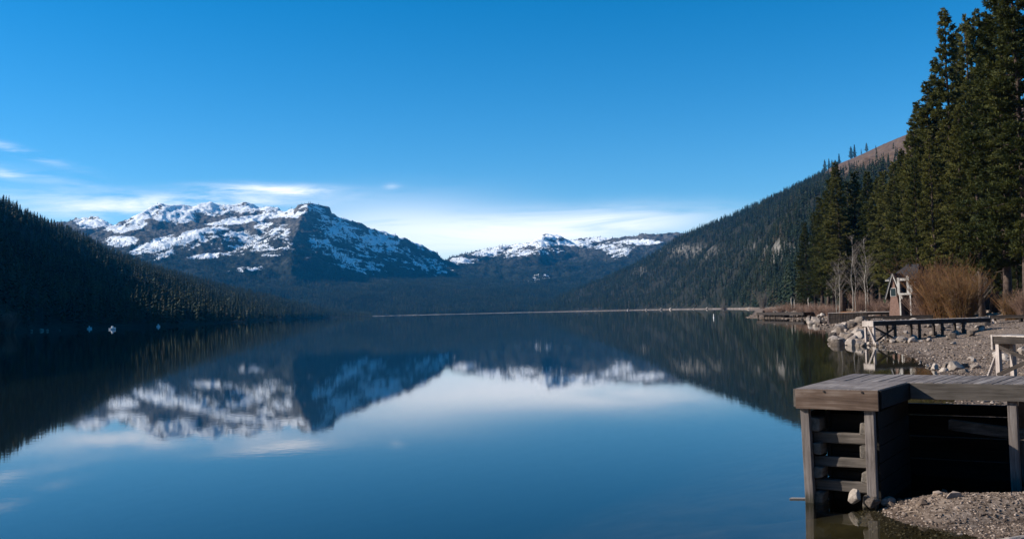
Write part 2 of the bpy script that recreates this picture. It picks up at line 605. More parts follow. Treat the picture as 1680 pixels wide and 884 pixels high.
az_f = np.radians(np.arange(-29.5, 30.5, 0.052))
az_o = np.radians(np.concatenate([np.arange(31, 90, 1.2), np.arange(90, 271, 3), np.arange(271, 330, 1.2)]))
az = np.concatenate([az_f, az_o])
rad = np.concatenate([np.geomspace(1.2, 8.5, 16, False), np.geomspace(8.5, 60, 210, False), np.geomspace(60, 420, 150, False), np.geomspace(420, 3200, 260, False), np.linspace(3200, 6700, 300, False), np.geomspace(6700, 9000, 12)])
NA, NR = len(az), len(rad)
AZg, Rg = np.meshgrid(az, rad)
Xg, Yg = np.sin(AZg) * Rg, np.cos(AZg) * Rg
Zg, Kg, Sg = height(Xg, Yg)
VERT = np.stack([Xg, Yg, Zg], -1)
PXg, PYg = to_px(VERT)
PXg = np.where(np.cos(AZg) > 0.3, PXg, -9999)

# --- snow cover of the high country (patches lie on the ground where the photo shows them)
sn = fbm(Xg, Yg, 150, 5, 91) * 0.8 + fbm(Xg, Yg, 40, 4, 95) * 0.8
snow = np.full(Xg.shape, -1.2)


def patch(x, y, rx, ry, rot, amp):
    global snow
    c, s_ = math.cos(math.radians(rot)), math.sin(math.radians(rot))
    dx, dy = PXg - x, PYg - y
    u, v = (dx * c + dy * s_) / rx, (-dx * s_ + dy * c) / ry
    snow = np.maximum(snow, -1.2 + (amp + 1.2) * np.exp(-(u * u + v * v) ** 1.5))


farm = Kg == 4
for a in [(415, 398, 85, 26, -6, 0.22), (300, 402, 110, 14, -14, 0.25), (372, 334, 34, 8, 0, 1.7), (432, 337, 34, 8, 0, 1.6), (240, 345, 45, 9, -32, 1.5), (300, 340, 50, 10, 0, 1.3), (355, 338, 45, 8, 0, 1.3), (420, 340, 50, 8, 0, 1.3), (470, 346, 20, 8, 0, 1.2), (195, 372, 30, 6, 0, 1.1), (150, 364, 30, 12, 0, 1.3), (230, 356, 50, 11, -32, 1.7), (285, 352, 55, 18, 0, 0.95), (215, 372, 45, 7, -8, 1.2), (198, 396, 32, 10, 0, 1.2), (300, 393, 62, 9, -20, 1.7), (250, 402, 50, 10, -20, 0.8), (335, 379, 45, 6, -8, 1.2),
          (405, 360, 70, 6.5, -8, 1.5), (350, 345, 25, 10, 0, 1.2), (400, 342, 50, 11, 0, 0.75), (455, 352, 45, 7, 0, 0.9), (395, 383, 40, 7, -6, 0.75), (365, 396, 28, 5, -8, 0.95), (445, 375, 45, 15, 0, 0.5), (450, 412, 45, 12, -5, 0.35),
          (345, 420, 40, 6, -5, 0.55), (270, 418, 22, 5, -25, 0.8), (405, 442, 45, 6, -5, 0.2), (480, 350, 18, 9, 0, 1.0), (515, 345, 38, 12, 0, 0.35), (560, 374, 60, 26, 20, 0.72), (620, 398, 70, 24, 18, 0.72), (580, 425, 95, 26, 10, 0.42), (530, 400, 40, 30, 0, 0.3), (690, 432, 70, 22, 8, 0.25),
          (640, 382, 35, 6, 22, 0.7), (690, 405, 30, 8, 25, 0.5), (760, 428, 30, 8, 0, 0.5), (885, 396, 26, 12, 0, 1.6), (855, 402, 25, 7, -15, 0.8), (910, 386, 18, 6, 0, 1.0), (980, 392, 30, 6, -8, 0.9), (1050, 397, 45, 6, 0, 0.9), (1000, 405, 60, 12, 0, 0.2), (1020, 415, 30, 12, 0, 0.2),
          (810, 412, 50, 10, -8, 0.42), (850, 412, 60, 14, -8, 0.3), (940, 398, 50, 8, 0, 0.45), (830, 408, 40, 9, -8, 0.3), (890, 455, 30, 9, -10, 0.1), (870, 410, 100, 14, 0, 0.05)]:
    patch(*a)
SN = np.where(farm, snow + sn, -1)
snowf = np.clip((SN + 0.45) / 1.3, 0, 1)
# bare ground on the right ridge and the outcrops on its flank
bare = np.zeros(Xg.shape)
m2 = Kg == 3
u = (PXg - 1440) / 110
ridge = np.clip((PXg - 1340) / 20, 0, 1) * np.clip(1 - (PYg - (280 - 0.5 * (PXg - 1360)) - 0.3 * (PXg - 1360)) / 22, 0, 1)
bare = np.where(m2, np.clip(ridge * 1.6 + fbm(Xg, Yg, 60, 3, 17) * 0.3, 0, 1) * (ridge > 0.02), 0)
rockp = np.where(m2, np.exp(-(((PXg - 1285) / 38) ** 2 + ((PYg - 412) / 14) ** 2)) + np.exp(-(((PXg - 1130) / 40) ** 2 + ((PYg - 412) / 9) ** 2)) * 0.8 + np.exp(-(((PXg - 1052) / 8) ** 2 + ((PYg - 445) / 5) ** 2)), 0)
rockp = np.clip(rockp * 0.85 + fbm(Xg, Yg, 30, 3, 19) * 0.9 * (rockp > 0.1), 0, 1)

idx = np.arange(NA * NR).reshape(NR, NA)
nxt = np.roll(idx, -1, axis=1)
quads = np.stack([idx[:-1], nxt[:-1], nxt[1:], idx[1:]], -1).reshape(-1, 4)[:, ::-1]
# close the ring order: azimuth columns run clockwise round the camera
order_k = Kg.copy()
order_k[(Kg == 0)] = 1
fk = order_k[:-1].ravel()


def mat_terrain_near():
    m, nt, b = new_mat('gravel_shore', 0.95, 0.15)
    co = pos_co(nt)
    f = nt.noise(co, 0.35, 4, 0.6)
    fine = nt.new('ShaderNodeTexVoronoi', {'Vector': co, 'Scale': 14.0}).outputs['Color']
    fine2 = nt.new('ShaderNodeTexVoronoi', {'Vector': co, 'Scale': 34.0}).outputs['Color']
    sep = nt.new('ShaderNodeSeparateColor', {0: fine}).outputs[0]
    sep2 = nt.new('ShaderNodeSeparateColor', {0: fine2}).outputs[1]
    k = nt.math('ADD', nt.math('MULTIPLY', sep, 0.35), nt.math('ADD', nt.math('MULTIPLY', sep2, 0.35), nt.math('MULTIPLY', f, 0.4)))
    gravel = nt.ramp(k, [(0.2, (0.07, 0.049, 0.035)), (0.5, (0.17, 0.124, 0.092)), (0.9, (0.34, 0.265, 0.21))])
    z = nt.new('ShaderNodeSeparateXYZ', {0: co}).outputs[2]
    zn = nt.math('ADD', z, nt.math('MULTIPLY', nt.math('SUBTRACT', f, 0.5), 0.12))
    wet = nt.math('SUBTRACT', 1.0, nt.math('DIVIDE', nt.math('SUBTRACT', zn, 0.02), 0.05, clamp=True), clamp=True)
    silt = nt.ramp(nt.noise(co, 1.3, 4, 0.6), [(0.3, (0.05, 0.036, 0.018)), (0.6, (0.12, 0.088, 0.045)), (0.8, (0.2, 0.155, 0.09))])
    wetc = nt.ramp(k, [(0.2, (0.03, 0.02, 0.014)), (0.6, (0.075, 0.05, 0.036)), (0.9, (0.15, 0.115, 0.09))])
    deep = nt.math('DIVIDE', nt.math('SUBTRACT', -0.25, z), 1.1, clamp=True)
    under = nt.math('DIVIDE', nt.math('SUBTRACT', -0.02, z), 0.08, clamp=True)
    duff = nt.ramp(nt.noise(co, 0.8, 5, 0.65), [(0.3, (0.05, 0.034, 0.024)), (0.55, (0.12, 0.082, 0.058)), (0.8, (0.22, 0.165, 0.12))])
    hi = nt.math('DIVIDE', nt.math('SUBTRACT', zn, 1.25), 0.6, clamp=True)
    c = nt.mix(hi, gravel, duff)
    c = nt.mix(nt.math('MULTIPLY', wet, 0.8), c, wetc)
    c = nt.mix(under, c, silt)
    c = nt.mix(deep, c, (0.006, 0.016, 0.022))
    nt.put(b.inputs['Base Color'], c)
    bump(nt, b, k, 0.5, 0.03)
    return m


def mat_hill(pale_shore=True):
    m, nt, b = new_mat('forest_floor', 0.95, 0.1)
    co = pos_co(nt)
    at = nt.new('ShaderNodeAttribute', attribute_name='cover')
    sep = nt.new('ShaderNodeSeparateColor', {0: at.outputs['Color']})
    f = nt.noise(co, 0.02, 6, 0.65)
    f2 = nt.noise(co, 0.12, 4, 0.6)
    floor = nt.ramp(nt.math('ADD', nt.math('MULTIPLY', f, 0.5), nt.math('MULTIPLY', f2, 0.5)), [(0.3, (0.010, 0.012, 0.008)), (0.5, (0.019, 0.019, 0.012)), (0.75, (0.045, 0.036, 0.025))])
    scrub = nt.ramp(f2, [(0.25, (0.05, 0.034, 0.024)), (0.5, (0.115, 0.074, 0.052)), (0.8, (0.18, 0.125, 0.09))])
    rock = nt.ramp(f2, [(0.3, (0.06, 0.055, 0.045)), (0.55, (0.2, 0.18, 0.155)), (0.75, (0.32, 0.29, 0.26))])
    c = nt.mix(sep.outputs[1], floor, scrub)
    c = nt.mix(sep.outputs[2], c, rock)
    z = nt.new('ShaderNodeSeparateXYZ', {0: co}).outputs[2]
    low = nt.math('SUBTRACT', 1.0, nt.math('DIVIDE', nt.math('SUBTRACT', z, 0.9), 0.6, clamp=True), clamp=True)
    shorec = nt.ramp(f2, [(0.3, (0.08, 0.062, 0.052)), (0.6, (0.2, 0.165, 0.145)), (0.8, (0.36, 0.31, 0.28))])
    if pale_shore:
        c = nt.mix(low, c, shorec)
    nt.put(b.inputs['Base Color'], c)
    bump(nt, b, f2, 0.8, 3.0)
    return m


def mat_mountain():
    m, nt, b = new_mat('granite_and_snow', 0.9, 0.1)
    co = pos_co(nt)
    at = nt.new('ShaderNodeAttribute', attribute_name='cover')
    sep = nt.new('ShaderNodeSeparateColor', {0: at.outputs['Color']})
    f = nt.noise(co, 0.012, 6, 0.7)
    f2 = nt.noise(nt.mapping(co, (1, 1, 2.5)), 0.05, 6, 0.7)
    rock = nt.ramp(f2, [(0.3, (0.03, 0.029, 0.027)), (0.5, (0.1, 0.09, 0.08)), (0.7, (0.27, 0.24, 0.21))])
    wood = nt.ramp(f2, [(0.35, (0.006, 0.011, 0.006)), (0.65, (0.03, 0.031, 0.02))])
    nz = nt.new('ShaderNodeSeparateXYZ', {0: nt.new('ShaderNodeNewGeometry').outputs['Normal']}).outputs[2]
    z = nt.new('ShaderNodeSeparateXYZ', {0: co}).outputs[2]
    hi = nt.math('ADD', nt.math('DIVIDE', nt.math('SUBTRACT', z, 230), 240), nt.math('MULTIPLY', nt.math('SUBTRACT', f, 0.5), 2.2))
    hi = nt.math('MULTIPLY', hi, 1.0, clamp=True)
    g = nt.mix(hi, wood, rock)
    f4 = nt.noise(nt.mapping(co, (0.55, 0.4, 2.2), (0, 0.25, 0)), 0.022, 5, 0.68, 0.6)
    f3 = nt.noise(nt.mapping(co, (1.6, 0.5, 1.2)), 0.11, 5, 0.75)
    sm = nt.math('ADD', sep.outputs[0], nt.math('ADD', nt.math('MULTIPLY', nt.math('SUBTRACT', f2, 0.5), 1.7), nt.math('ADD', nt.math('MULTIPLY', nt.math('SUBTRACT', f3, 0.52), 2.0), nt.math('MULTIPLY', nt.math('SUBTRACT', f4, 0.5), 3.0))))
    sm = nt.math('ADD', sm, nt.math('MULTIPLY', nt.math('SUBTRACT', nz, 0.82), 2.6))
    sm = nt.math('MULTIPLY', sm, nt.math('DIVIDE', nt.math('SUBTRACT', sep.outputs[0], 0.16), 0.2, clamp=True))
    sf = nt.ramp(sm, [(0.42, (0, 0, 0)), (0.58, (1, 1, 1))])
    c = nt.mix(sf, g, (0.86, 0.88, 0.9))
    low = nt.math('SUBTRACT', 1.0, nt.math('DIVIDE', nt.math('SUBTRACT', z, 0.8), 0.8, clamp=True), clamp=True)
    c = nt.mix(low, c, nt.ramp(f2, [(0.35, (0.06, 0.05, 0.045)), (0.6, (0.24, 0.215, 0.195))]))
    nt.put(b.inputs['Base Color'], c)
    bump(nt, b, f2, 0.9, 8.0)
    return m


VR = VERT.reshape(-1, 3)
COV = np.stack([snowf.ravel(), bare.ravel(), rockp.ravel(), np.ones(NA * NR)], -1).astype(np.float32)


def region(name, ks, mat, label):
    sel = np.isin(fk, ks)
    q = quads[sel]
    used = np.unique(q)
    remap = np.zeros(NA * NR, dtype=np.int64)
    remap[used] = np.arange(len(used))
    me = np_mesh(name, VR[used], remap[q], mat, True)
    ca = me.color_attributes.new('cover', 'FLOAT_COLOR', 'POINT')
    ca.data.foreach_set('color', COV[used].ravel())
    return tag(link(name, me), label, kind='structure')


region('ground', [1], mat_terrain_near(), 'brown gravel shore and lake bed on the near right')
M_HILL = mat_hill()
region('hill', [2], mat_hill(False), 'dark forested hillside sloping down to the lake on the left')
region('hill', [3], M_HILL, 'green forested hillside with a bare brown ridge on the right')
region('mountains', [4], mat_mountain(), 'snow streaked granite mountains at the head of the lake')

# ------------------------------------------------------------------ water


def mat_water():
    m, nt, b = new_mat('lake_water')
    nt.n.remove(b)
    co = pos_co(nt)
    n1 = nt.noise(nt.mapping(co, (0.7, 1.0, 1.0)), 4.0, 3, 0.5)
    n2 = nt.noise(nt.mapping(co, (0.02, 0.05, 1.0)), 1.0, 3, 0.5)
    h = nt.math('ADD', nt.math('MULTIPLY', n1, 0.0007), nt.math('MULTIPLY', n2, 0.005))
    bp = nt.new('ShaderNodeBump', {'Strength': 1.0, 'Distance': 1.0, 'Height': h})
    gl = nt.new('ShaderNodeBsdfGlossy', {'Color': (1, 1, 1, 1), 'Roughness': 0.014, 'Normal': bp.outputs[0]})
    tr = nt.new('ShaderNodeBsdfTransparent', {'Color': (0.5, 0.52, 0.44, 1)})
    fr = nt.new('ShaderNodeFresnel', {'IOR': 1.333})
    # light coming up from below the surface was bent on its way in, so it is not totally reflected
    back = nt.new('ShaderNodeNewGeometry').outputs['Backfacing']
    frf = nt.math('ADD', nt.math('MULTIPLY', fr.outputs[0], nt.math('SUBTRACT', 1.0, back)), nt.math('MULTIPLY', back, 0.06))
    mx = nt.new('ShaderNodeMixShader', {0: frf})
    nt.l.new(tr.outputs[0], mx.inputs[1])
    nt.l.new(gl.outputs[0], mx.inputs[2])
    nt.l.new(mx.outputs[0], m.node_tree.nodes['Material Output'].inputs[0])
    return m


ang = np.linspace(0, 2 * PI, 97)[:-1]
wr = [0.0, 20, 100, 500, 2000, 4200]
wv = [(0, 0, 0)]
for r in wr[1:]:
    wv += [(math.sin(a) * r, math.cos(a) * r, 0) for a in ang]
wf = [(0, 1 + (i + 1) % 96, 1 + i) for i in range(96)]
for k in range(len(wr) - 2):
    o0, o1 = 1 + k * 96, 1 + (k + 1) * 96
    wf += [(o0 + i, o0 + (i + 1) % 96, o1 + (i + 1) % 96, o1 + i) for i in range(96)]
wm = bpy.data.meshes.new('water')
wm.from_pydata(wv, [], wf)
wm.materials.append(mat_water())
tag(link('water', wm), 'calm blue lake mirroring the mountains and the sky', kind='structure')

# ------------------------------------------------------------------ trees
def blades(centres, dirs, length, width, spread, per, rng, up=0.25):
    """needle tufts: `per` thin kite triangles fanning about dirs at each centre"""
    n = len(centres)
    c = np.repeat(centres, per, 0)
    d = np.repeat(dirs, per, 0) + rng.normal(0, spread, (n * per, 3))
    d[:, 2] += up
    d /= np.linalg.norm(d, axis=1, keepdims=True) + 1e-9
    s = np.cross(d, rng.normal(0, 1, (n * per, 3)))
    s /= np.linalg.norm(s, axis=1, keepdims=True) + 1e-9
    L = length * rng.uniform(0.6, 1.3, (n * per, 1))
    W = width * rng.uniform(0.6, 1.3, (n * per, 1))
    v = np.stack([c, c + d * L * 0.55 + s * W, c + d * L, c + d * L * 0.55 - s * W], 1).reshape(-1, 3)
    f = np.arange(len(v)).reshape(-1, 4)
    return v, f


def pine_meshes(name, H, W, cb, seed, dens=1.0, top_pow=0.8, sparse=0.0, tuft=0.5, droop=0.0):
    rng = np.random.default_rng(seed)
    rnd = random.Random(seed)
    tr = MB()
    bend = [(rnd.uniform(-0.12, 0.12), rnd.uniform(-0.12, 0.12)) for _ in range(12)]
    hs = [H * i / 11 for i in range(12)]
    r0 = H * 0.0125
    pts = [(bend[i][0] * (i > 0), bend[i][1] * (i > 0), h) for i, h in enumerate(hs)]
    pts[0] = (0, 0, -0.6)
    rad_ = [max(0.03, r0 * (1 - 0.93 * (h / H) ** 0.9)) * (1.35 if i == 0 else 1) for i, h in enumerate(hs)]
    tr.tube(pts, rad_, 8)
    # dead stubs below the crown
    for _ in range(10):
        z = H * rnd.uniform(0.06, cb + 0.05)
        a = rnd.uniform(0, 2 * PI)
        L = rnd.uniform(0.5, 1.8)
        tr.tube([(0, 0, z), (math.cos(a) * L, math.sin(a) * L, z + rnd.uniform(-0.4, 0.2))], [0.05, 0.015], 3)
    nb = int(H * 4.4 * dens)
    cents, dirs = [], []
    a = rnd.uniform(0, 6)
    lob = [rnd.uniform(0, 2 * PI) for _ in range(3)]
    for i in range(nb):
        f = cb + (1 - cb) * (i + rnd.random()) / nb
        g = (f - cb) / (1 - cb)
        a += 2.4 + rnd.uniform(-0.5, 0.5)
        prof = (1 - g) ** top_pow * min(1.0, 0.45 + g * 3.2)
        lump = 1 + 0.22 * math.sin(f * 23 + lob[0] + math.cos(a + lob[1])) + 0.14 * math.sin(a * 2 + lob[2])
        L = max(0.45, W * prof * lump * rnd.uniform(0.6, 1.18))
        if rnd.random() < sparse:
            continue
        z0 = f * H
        pitch = math.radians(-18 + 58 * g ** 1.2 + rnd.uniform(-12, 12)) - droop
        dx, dy = math.cos(a), math.sin(a)
        n = 5
        br = []
        for k in range(n):
            q = k / (n - 1)
            cz = z0 + L * q * math.sin(pitch) + L * 0.16 * q * q * (1 - g)
            br.append(Vector((dx * L * q * math.cos(pitch), dy * L * q * math.cos(pitch), cz)))
        tr.tube(br, [0.02 + 0.022 * L * (1 - k / (n - 1) * 0.85) * 0.5 for k in range(n)], 3)
        nt_ = max(4, int(L / 0.34 * 6.0))
        for _ in range(nt_):
            q = 0.22 + 0.8 * rnd.random() ** 0.7
            q = min(q, 1.0)
            p = br[0].lerp(br[-1], q)
            side = (1 - q * 0.6) * L * 0.34 * rnd.uniform(-1, 1)
            p = p + Vector((-dy * side, dx * side, rnd.uniform(-0.12, 0.25)))
            cents.append(p)
            dv = Vector((dx, dy, 0.25)) + Vector((-dy, dx, 0)) * (side / (L * 0.34 + 0.01)) * 0.9
            dirs.append(dv.normalized())
    for k in range(10):
        cents.append(Vector((0, 0, H - 0.1 * k)))
        dirs.append(Vector((rnd.uniform(-.5, .5), rnd.uniform(-.5, .5), 1)))
    v, f = blades(np.array([tuple(c) for c in cents]), np.array([tuple(d) for d in dirs]), tuft * 0.74, tuft * 0.105, 0.6, 7, rng)
    return tr.mesh(name + '_trunk', M_BARK, True), np_mesh(name + '_crown', v, f, None)


PINES = []
for i, (H, W, cb, dens, tp, sp, tf, mt, dr) in enumerate([
        (38, 4.6, 0.14, 1.25, 0.6, 0.03, 0.62, M_NEEDLE, 0.0),
        (36, 4.0, 0.16, 1.25, 0.66, 0.05, 0.62, M_NEEDLE, 0.08),
        (30, 3.5, 0.12, 1.15, 0.72, 0.02, 0.55, M_NEEDLE, 0.05),
        (38, 2.4, 0.22, 1.0, 0.5, 0.14, 0.66, M_NEEDLE, 0.05),
        (28, 2.7, 0.10, 1.35, 0.85, 0.0, 0.5, M_NEEDLE_D, 0.2),
        (33, 3.8, 0.20, 1.2, 0.6, 0.05, 0.6, M_NEEDLE, 0.0)]):
    t, c = pine_meshes('pine', H, W, cb, 100 + i, dens, tp, sp, tf, dr)
    c.materials.append(mt)
    PINES.append((H, t, c))


def ground_z(x, y):
    z, _, _ = height(np.array([float(x)]), np.array([float(y)]))
    return float(z[0])


# (px, top y, range, kind, label)
TREES = [
    (1318, 405, 300, 4, 'small dark fir at the water end of the bank grove'),
    (1327, 366, 280, 2, 'olive pine second from the water end of the bank grove'),
    (1338, 350, 270, 4, 'narrow dark fir just behind the pale snag on the bank'),
    (1349, 326, 262, 2, 'bushy olive pine above the riprap point, third pine from the open lake'),
    (1359, 316, 250, 5, 'rounded pine left of the leftmost white aspen trunk'),
    (1370, 296, 245, 2, 'tapering pine directly over the leftmost white aspen trunk'),
    (1384, 268, 238, 1, 'tall pointed pine standing highest in the grove over the bare aspens'),
    (1396, 300, 262, 4, 'dark fir tucked right of the highest pine over the aspens'),
    (1406, 285, 240, 2, 'olive pine rising over the middle aspen trunk'),
    (1419, 300, 250, 4, 'dark slim fir behind the thickest aspen trunk'),
    (1432, 284, 235, 1, 'broad pine just right of the thickest aspen trunk'),
    (1446, 292, 225, 5, 'loose pine rising over the left roof edge of the cabin'),
    (1459, 283, 215, 2, 'bushy pine directly above the brown cabin gable'),
    (1473, 268, 205, 5, 'pine behind the dark cabin roof'),
    (1487, 250, 190, 1, 'pine above the white balcony of the cabin'),
    (1505, 218, 180, 5, 'pine at the foot of the steep step in the tree line'),
    (1519, 170, 172, 1, 'pine halfway up the steep step in the tree line'),
    (1536, 136, 160, 5, 'broad pine over the left half of the orange willow'),
    (1551, 98, 160, 3, 'thin topped pine left of the sparse topped giant'),
    (1567, 18, 142, 3, 'very tall pine with a sparse see-through top against the sky'),
    (1584, 52, 158, 3, 'thin pine between the sparse giant and the twin tops'),
    (1600, 28, 150, 3, 'left one of the twin tops right of the sparse giant'),
    (1615, 22, 152, 3, 'right one of the twin tops right of the sparse giant'),
    (1632, 30, 138, 0, 'dense pine between the twin tops and the tree cut by the frame'),
    (1655, -70, 110, 0, 'huge full pine at the edge of the picture whose top is cut off'),
    (1690, -120, 104, 1, 'huge pine half cut by the side of the picture'),
    (1540, 215, 135, 2, 'mid height pine in front, over the tallest willow'),
    (1580, 175, 128, 0, 'full crowned pine in front of the sparse giant'),
    (1612, 150, 120, 5, 'pine with the pale straight bare trunk right of the willow'),
    (1508, 262, 150, 2, 'low full pine beside the white balcony, right of it'),
    (1470, 330, 235, 4, 'short dark fir half hidden behind the cabin'),
    (1425, 345, 262, 4, 'short dark fir low behind the two right aspens'),
    (1388, 350, 268, 4, 'short dark fir low behind the two left aspens'),
    (1560, 250, 170, 4, 'dark fir filling the shade behind the orange willow'),
    (1600, 265, 160, 4, 'dark fir in the deep shade left of the pale trunk'),
    (1648, 240, 132, 2, 'lower olive pine under the tree cut by the frame'),
    (1672, 330, 125, 4, 'young dark fir low at the right side of the picture'),
]
GT = 'pines and firs on the near bank'
rt = random.Random(3)
for px, py, R, k, lab in TREES:
    d = ray(px, 505)
    d = d / math.hypot(d[0], d[1])
    x, y = d[0] * R, d[1] * R
    gz = ground_z(x, y)
    top = at_range(px, py, R)[2]
    H, tm, cm = PINES[k]
    s = (top - gz) / H
    kind = 'fir_tree' if k == 4 else 'pine_tree'
    o = empty(kind, (x, y, gz), lab, 'fir' if k == 4 else 'pine', GT, rt.uniform(0, 6.28))
    wdn = 1.32 if px < 1492 else 1.04
    o.scale = (s * wdn * rt.uniform(0.92, 1.1), s * wdn * rt.uniform(0.92, 1.1), s)
    o.rotation_euler = (rt.uniform(-.02, .02), rt.uniform(-.02, .02), rt.uniform(0, 6.28))
    link('trunk', tm, o)
    link('crown', cm, o)


# bare aspens
def aspen(px, py_base, py_top, R, seed, label, thick=1.0):
    rnd = random.Random(seed)
    d = ray(px, 505); d = d / math.hypot(d[0], d[1])
    x, y = d[0] * R, d[1] * R
    gz = ground_z(x, y)
    H = at_range(px, py_top, R)[2] - gz
    o = empty('aspen_tree', (x, y, gz), label, 'aspen', 'bare white aspens on the near bank')
    t = MB()
    pts = [(rnd.uniform(-.18, .18) * i / 3, rnd.uniform(-.18, .18) * i / 3, H * i / 7 - (0.4 if i == 0 else 0)) for i in range(8)]
    t.tube(pts, [max(0.03, 0.115 * thick * (1 - 0.8 * i / 7)) for i in range(8)], 7)
    t.build('trunk', M_ASPEN, o, True)
    b = MB()
    for i in range(38):
        f = rnd.uniform(0.3, 0.98)
        a = rnd.uniform(0, 2 * PI)
        L = H * 0.24 * (1.1 - f) * rnd.uniform(0.6, 1.5) + 0.4
        k = min(6, int(f * 7))
        p0 = Vector(pts[k]).lerp(Vector(pts[k + 1]), f * 7 - k)
        p1 = p0 + Vector((math.cos(a), math.sin(a), rnd.uniform(0.6, 1.4))) * L * 0.5
        p2 = p1 + Vector((math.cos(a) + rnd.uniform(-.4, .4), math.sin(a) + rnd.uniform(-.4, .4), rnd.uniform(0.8, 1.6))) * L * 0.4
        b.tube([p0, p1, p2], [0.045, 0.03, 0.012], 3)
        for _ in range(5):
            q = p0.lerp(p2, rnd.uniform(0.35, 1))
            e = q + Vector((rnd.uniform(-1, 1), rnd.uniform(-1, 1), rnd.uniform(0.1, 1.2))) * L * 0.3
            b.tube([q, e], [0.022, 0.008], 3)
    b.build('crown', M_TWIG, o)


aspen(1372, 500, 440, 205, 1, 'short bare aspen leaning at the left end of the aspen row', 0.8)
aspen(1378, 500, 425, 200, 2, 'bare aspen with a pale trunk just left of the upturned orange boat', 0.9)
aspen(1400, 498, 388, 195, 3, 'tallest straight bare aspen rising by the orange boat', 1.0)
aspen(1404, 498, 420, 210, 4, 'thin grey aspen right behind the tallest straight aspen', 0.7)
aspen(1421, 498, 392, 190, 5, 'bare aspen with the thickest forked pale trunk', 1.15)
aspen(1425, 498, 430, 198, 6, 'slim aspen leaning against the thickest forked aspen', 0.8)
aspen(1610, 500, 442, 125, 7, 'bare pale sapling in front of the deep shade right of the willow', 0.5)


# willow and brush
def shrub(name, px, R, Wm, Hm, n, seed, label, cat, mat, lean=0.45, group=None, r0=0.03):
    rnd = random.Random(seed)
    d = ray(px, 505); d = d / math.hypot(d[0], d[1])
    x, y = d[0] * R, d[1] * R
    gz = ground_z(x, y)
    o = empty(name, (x, y, gz), label, cat, group)
    b = MB()
    for i in range(n):
        a = rnd.uniform(0, 2 * PI)
        rr = Wm * 0.35 * math.sqrt(rnd.random())
        p = Vector((math.cos(a) * rr, math.sin(a) * rr, -0.1))
        h = Hm * (0.3 + 0.75 * rnd.random() ** 0.6) * (1 + 0.16 * math.sin(3 * a + seed))
        out = Vector((math.cos(a), math.sin(a), 0)) * rnd.uniform(0.02, lean) * h + Vector((rnd.uniform(-.25, .25), rnd.uniform(-.25, .25), 0)) * h
        p1 = p + out * 0.4 + Vector((0, 0, h * 0.5))
        p2 = p + out * (0.95 + rr / Wm) + Vector((0, 0, h))
        b.tube([p, p1, p2], [r0, r0 * 0.8, r0 * 0.3], 3)
        for _ in range(7):
            f = rnd.uniform(0.25, 1)
            q = p.lerp(p1, f * 2) if f < .5 else p1.lerp(p2, f * 2 - 1)
            e = q + Vector((rnd.uniform(-.8, .8), rnd.uniform(-.8, .8), rnd.uniform(.1, 1.0))) * Hm * 0.14
            b.tube([q, e], [r0 * 0.55, r0 * 0.25], 3)
    b.build('stems', mat, o)
    return o


GW = 'leafless willows behind the trestle piers'
shrub('willow_shrub', 1535, 112, 2.7, 5.9, 520, 11, 'large orange willow bush right of the cabin balcony', 'shrub', M_WILLOW, 0.4, GW, 0.02)
shrub('willow_shrub', 1552, 108, 3.2, 5.3, 520, 12, 'largest orange and olive willow in the middle of the thicket', 'shrub', M_WILLOW, 0.4, GW, 0.02)
shrub('willow_shrub', 1578, 106, 2.8, 4.6, 520, 13, 'rusty willow at the right end of the thicket, by the dark shade', 'shrub', M_WILLOW, 0.45, GW, 0.02)
shrub('willow_shrub', 1511, 116, 1.3, 3.0, 240, 14, 'low reddish willow in front of the white balcony post', 'shrub', M_BRUSH, 0.5, GW, 0.02)
shrub('willow_shrub', 1662, 100, 1.8, 2.3, 220, 15, 'brown bush at the right side of the picture under the cut off pine', 'shrub', M_WILLOW, 0.5, GW, 0.02)
shrub('willow_shrub', 1684, 98, 1.6, 2.4, 160, 16, 'brown bush cut by the side of the picture', 'shrub', M_BRUSH, 0.5, GW, 0.02)
GB = 'red brown brush along the bank'
for i, (px, R, w, h, lab) in enumerate([
        (1318, 235, 3.5, 2.6, 'red brown bush nearest the pale snag'), (1334, 226, 4.2, 2.6, 'red brown bush right above the purple bulkhead'), (1350, 220, 4.0, 2.4, 'low red brown bush left of the leftmost aspen'),
        (1364, 215, 3.0, 2.2, 'low red brown bush at the foot of the leftmost aspen'), (1435, 190, 3.5, 2.2, 'brown bush right of the thickest aspen'), (1412, 215, 3, 4.0, 'rosy bare bush between the two tall aspens'),
        (1448, 170, 3.0, 2.4, 'brown bush in the shade left of the cabin'), (1300, 290, 5, 2.6, 'red brown bush on the neck of land behind the dark jetty'), (1284, 310, 5, 2.4, 'dark red bush over the dark jetty'), (1262, 330, 5, 2.0, 'low red bush at the outer end of the dark jetty')]):
    shrub('brush_shrub', px, R, w, h, 170, 40 + i, lab, 'bush', M_BRUSH, 0.5, GB, 0.03)


GR = 'grey leafless trees by the far right shore'
for i, (px, R, w_, h_, lab) in enumerate([(1163, 1330, 7, 14, 'left one of the two round grey leafless trees on the right shore'), (1187, 1300, 8, 16, 'right and taller one of the two round grey leafless trees on the right shore'), (1251, 780, 5, 15, 'single grey leafless tree above the dark jetty on the hillside foot')]):
    shrub('bare_tree', px, R, w_, h_, 60, 300 + i, lab, 'tree', M_TWIG, 0.3, GR, 0.09)


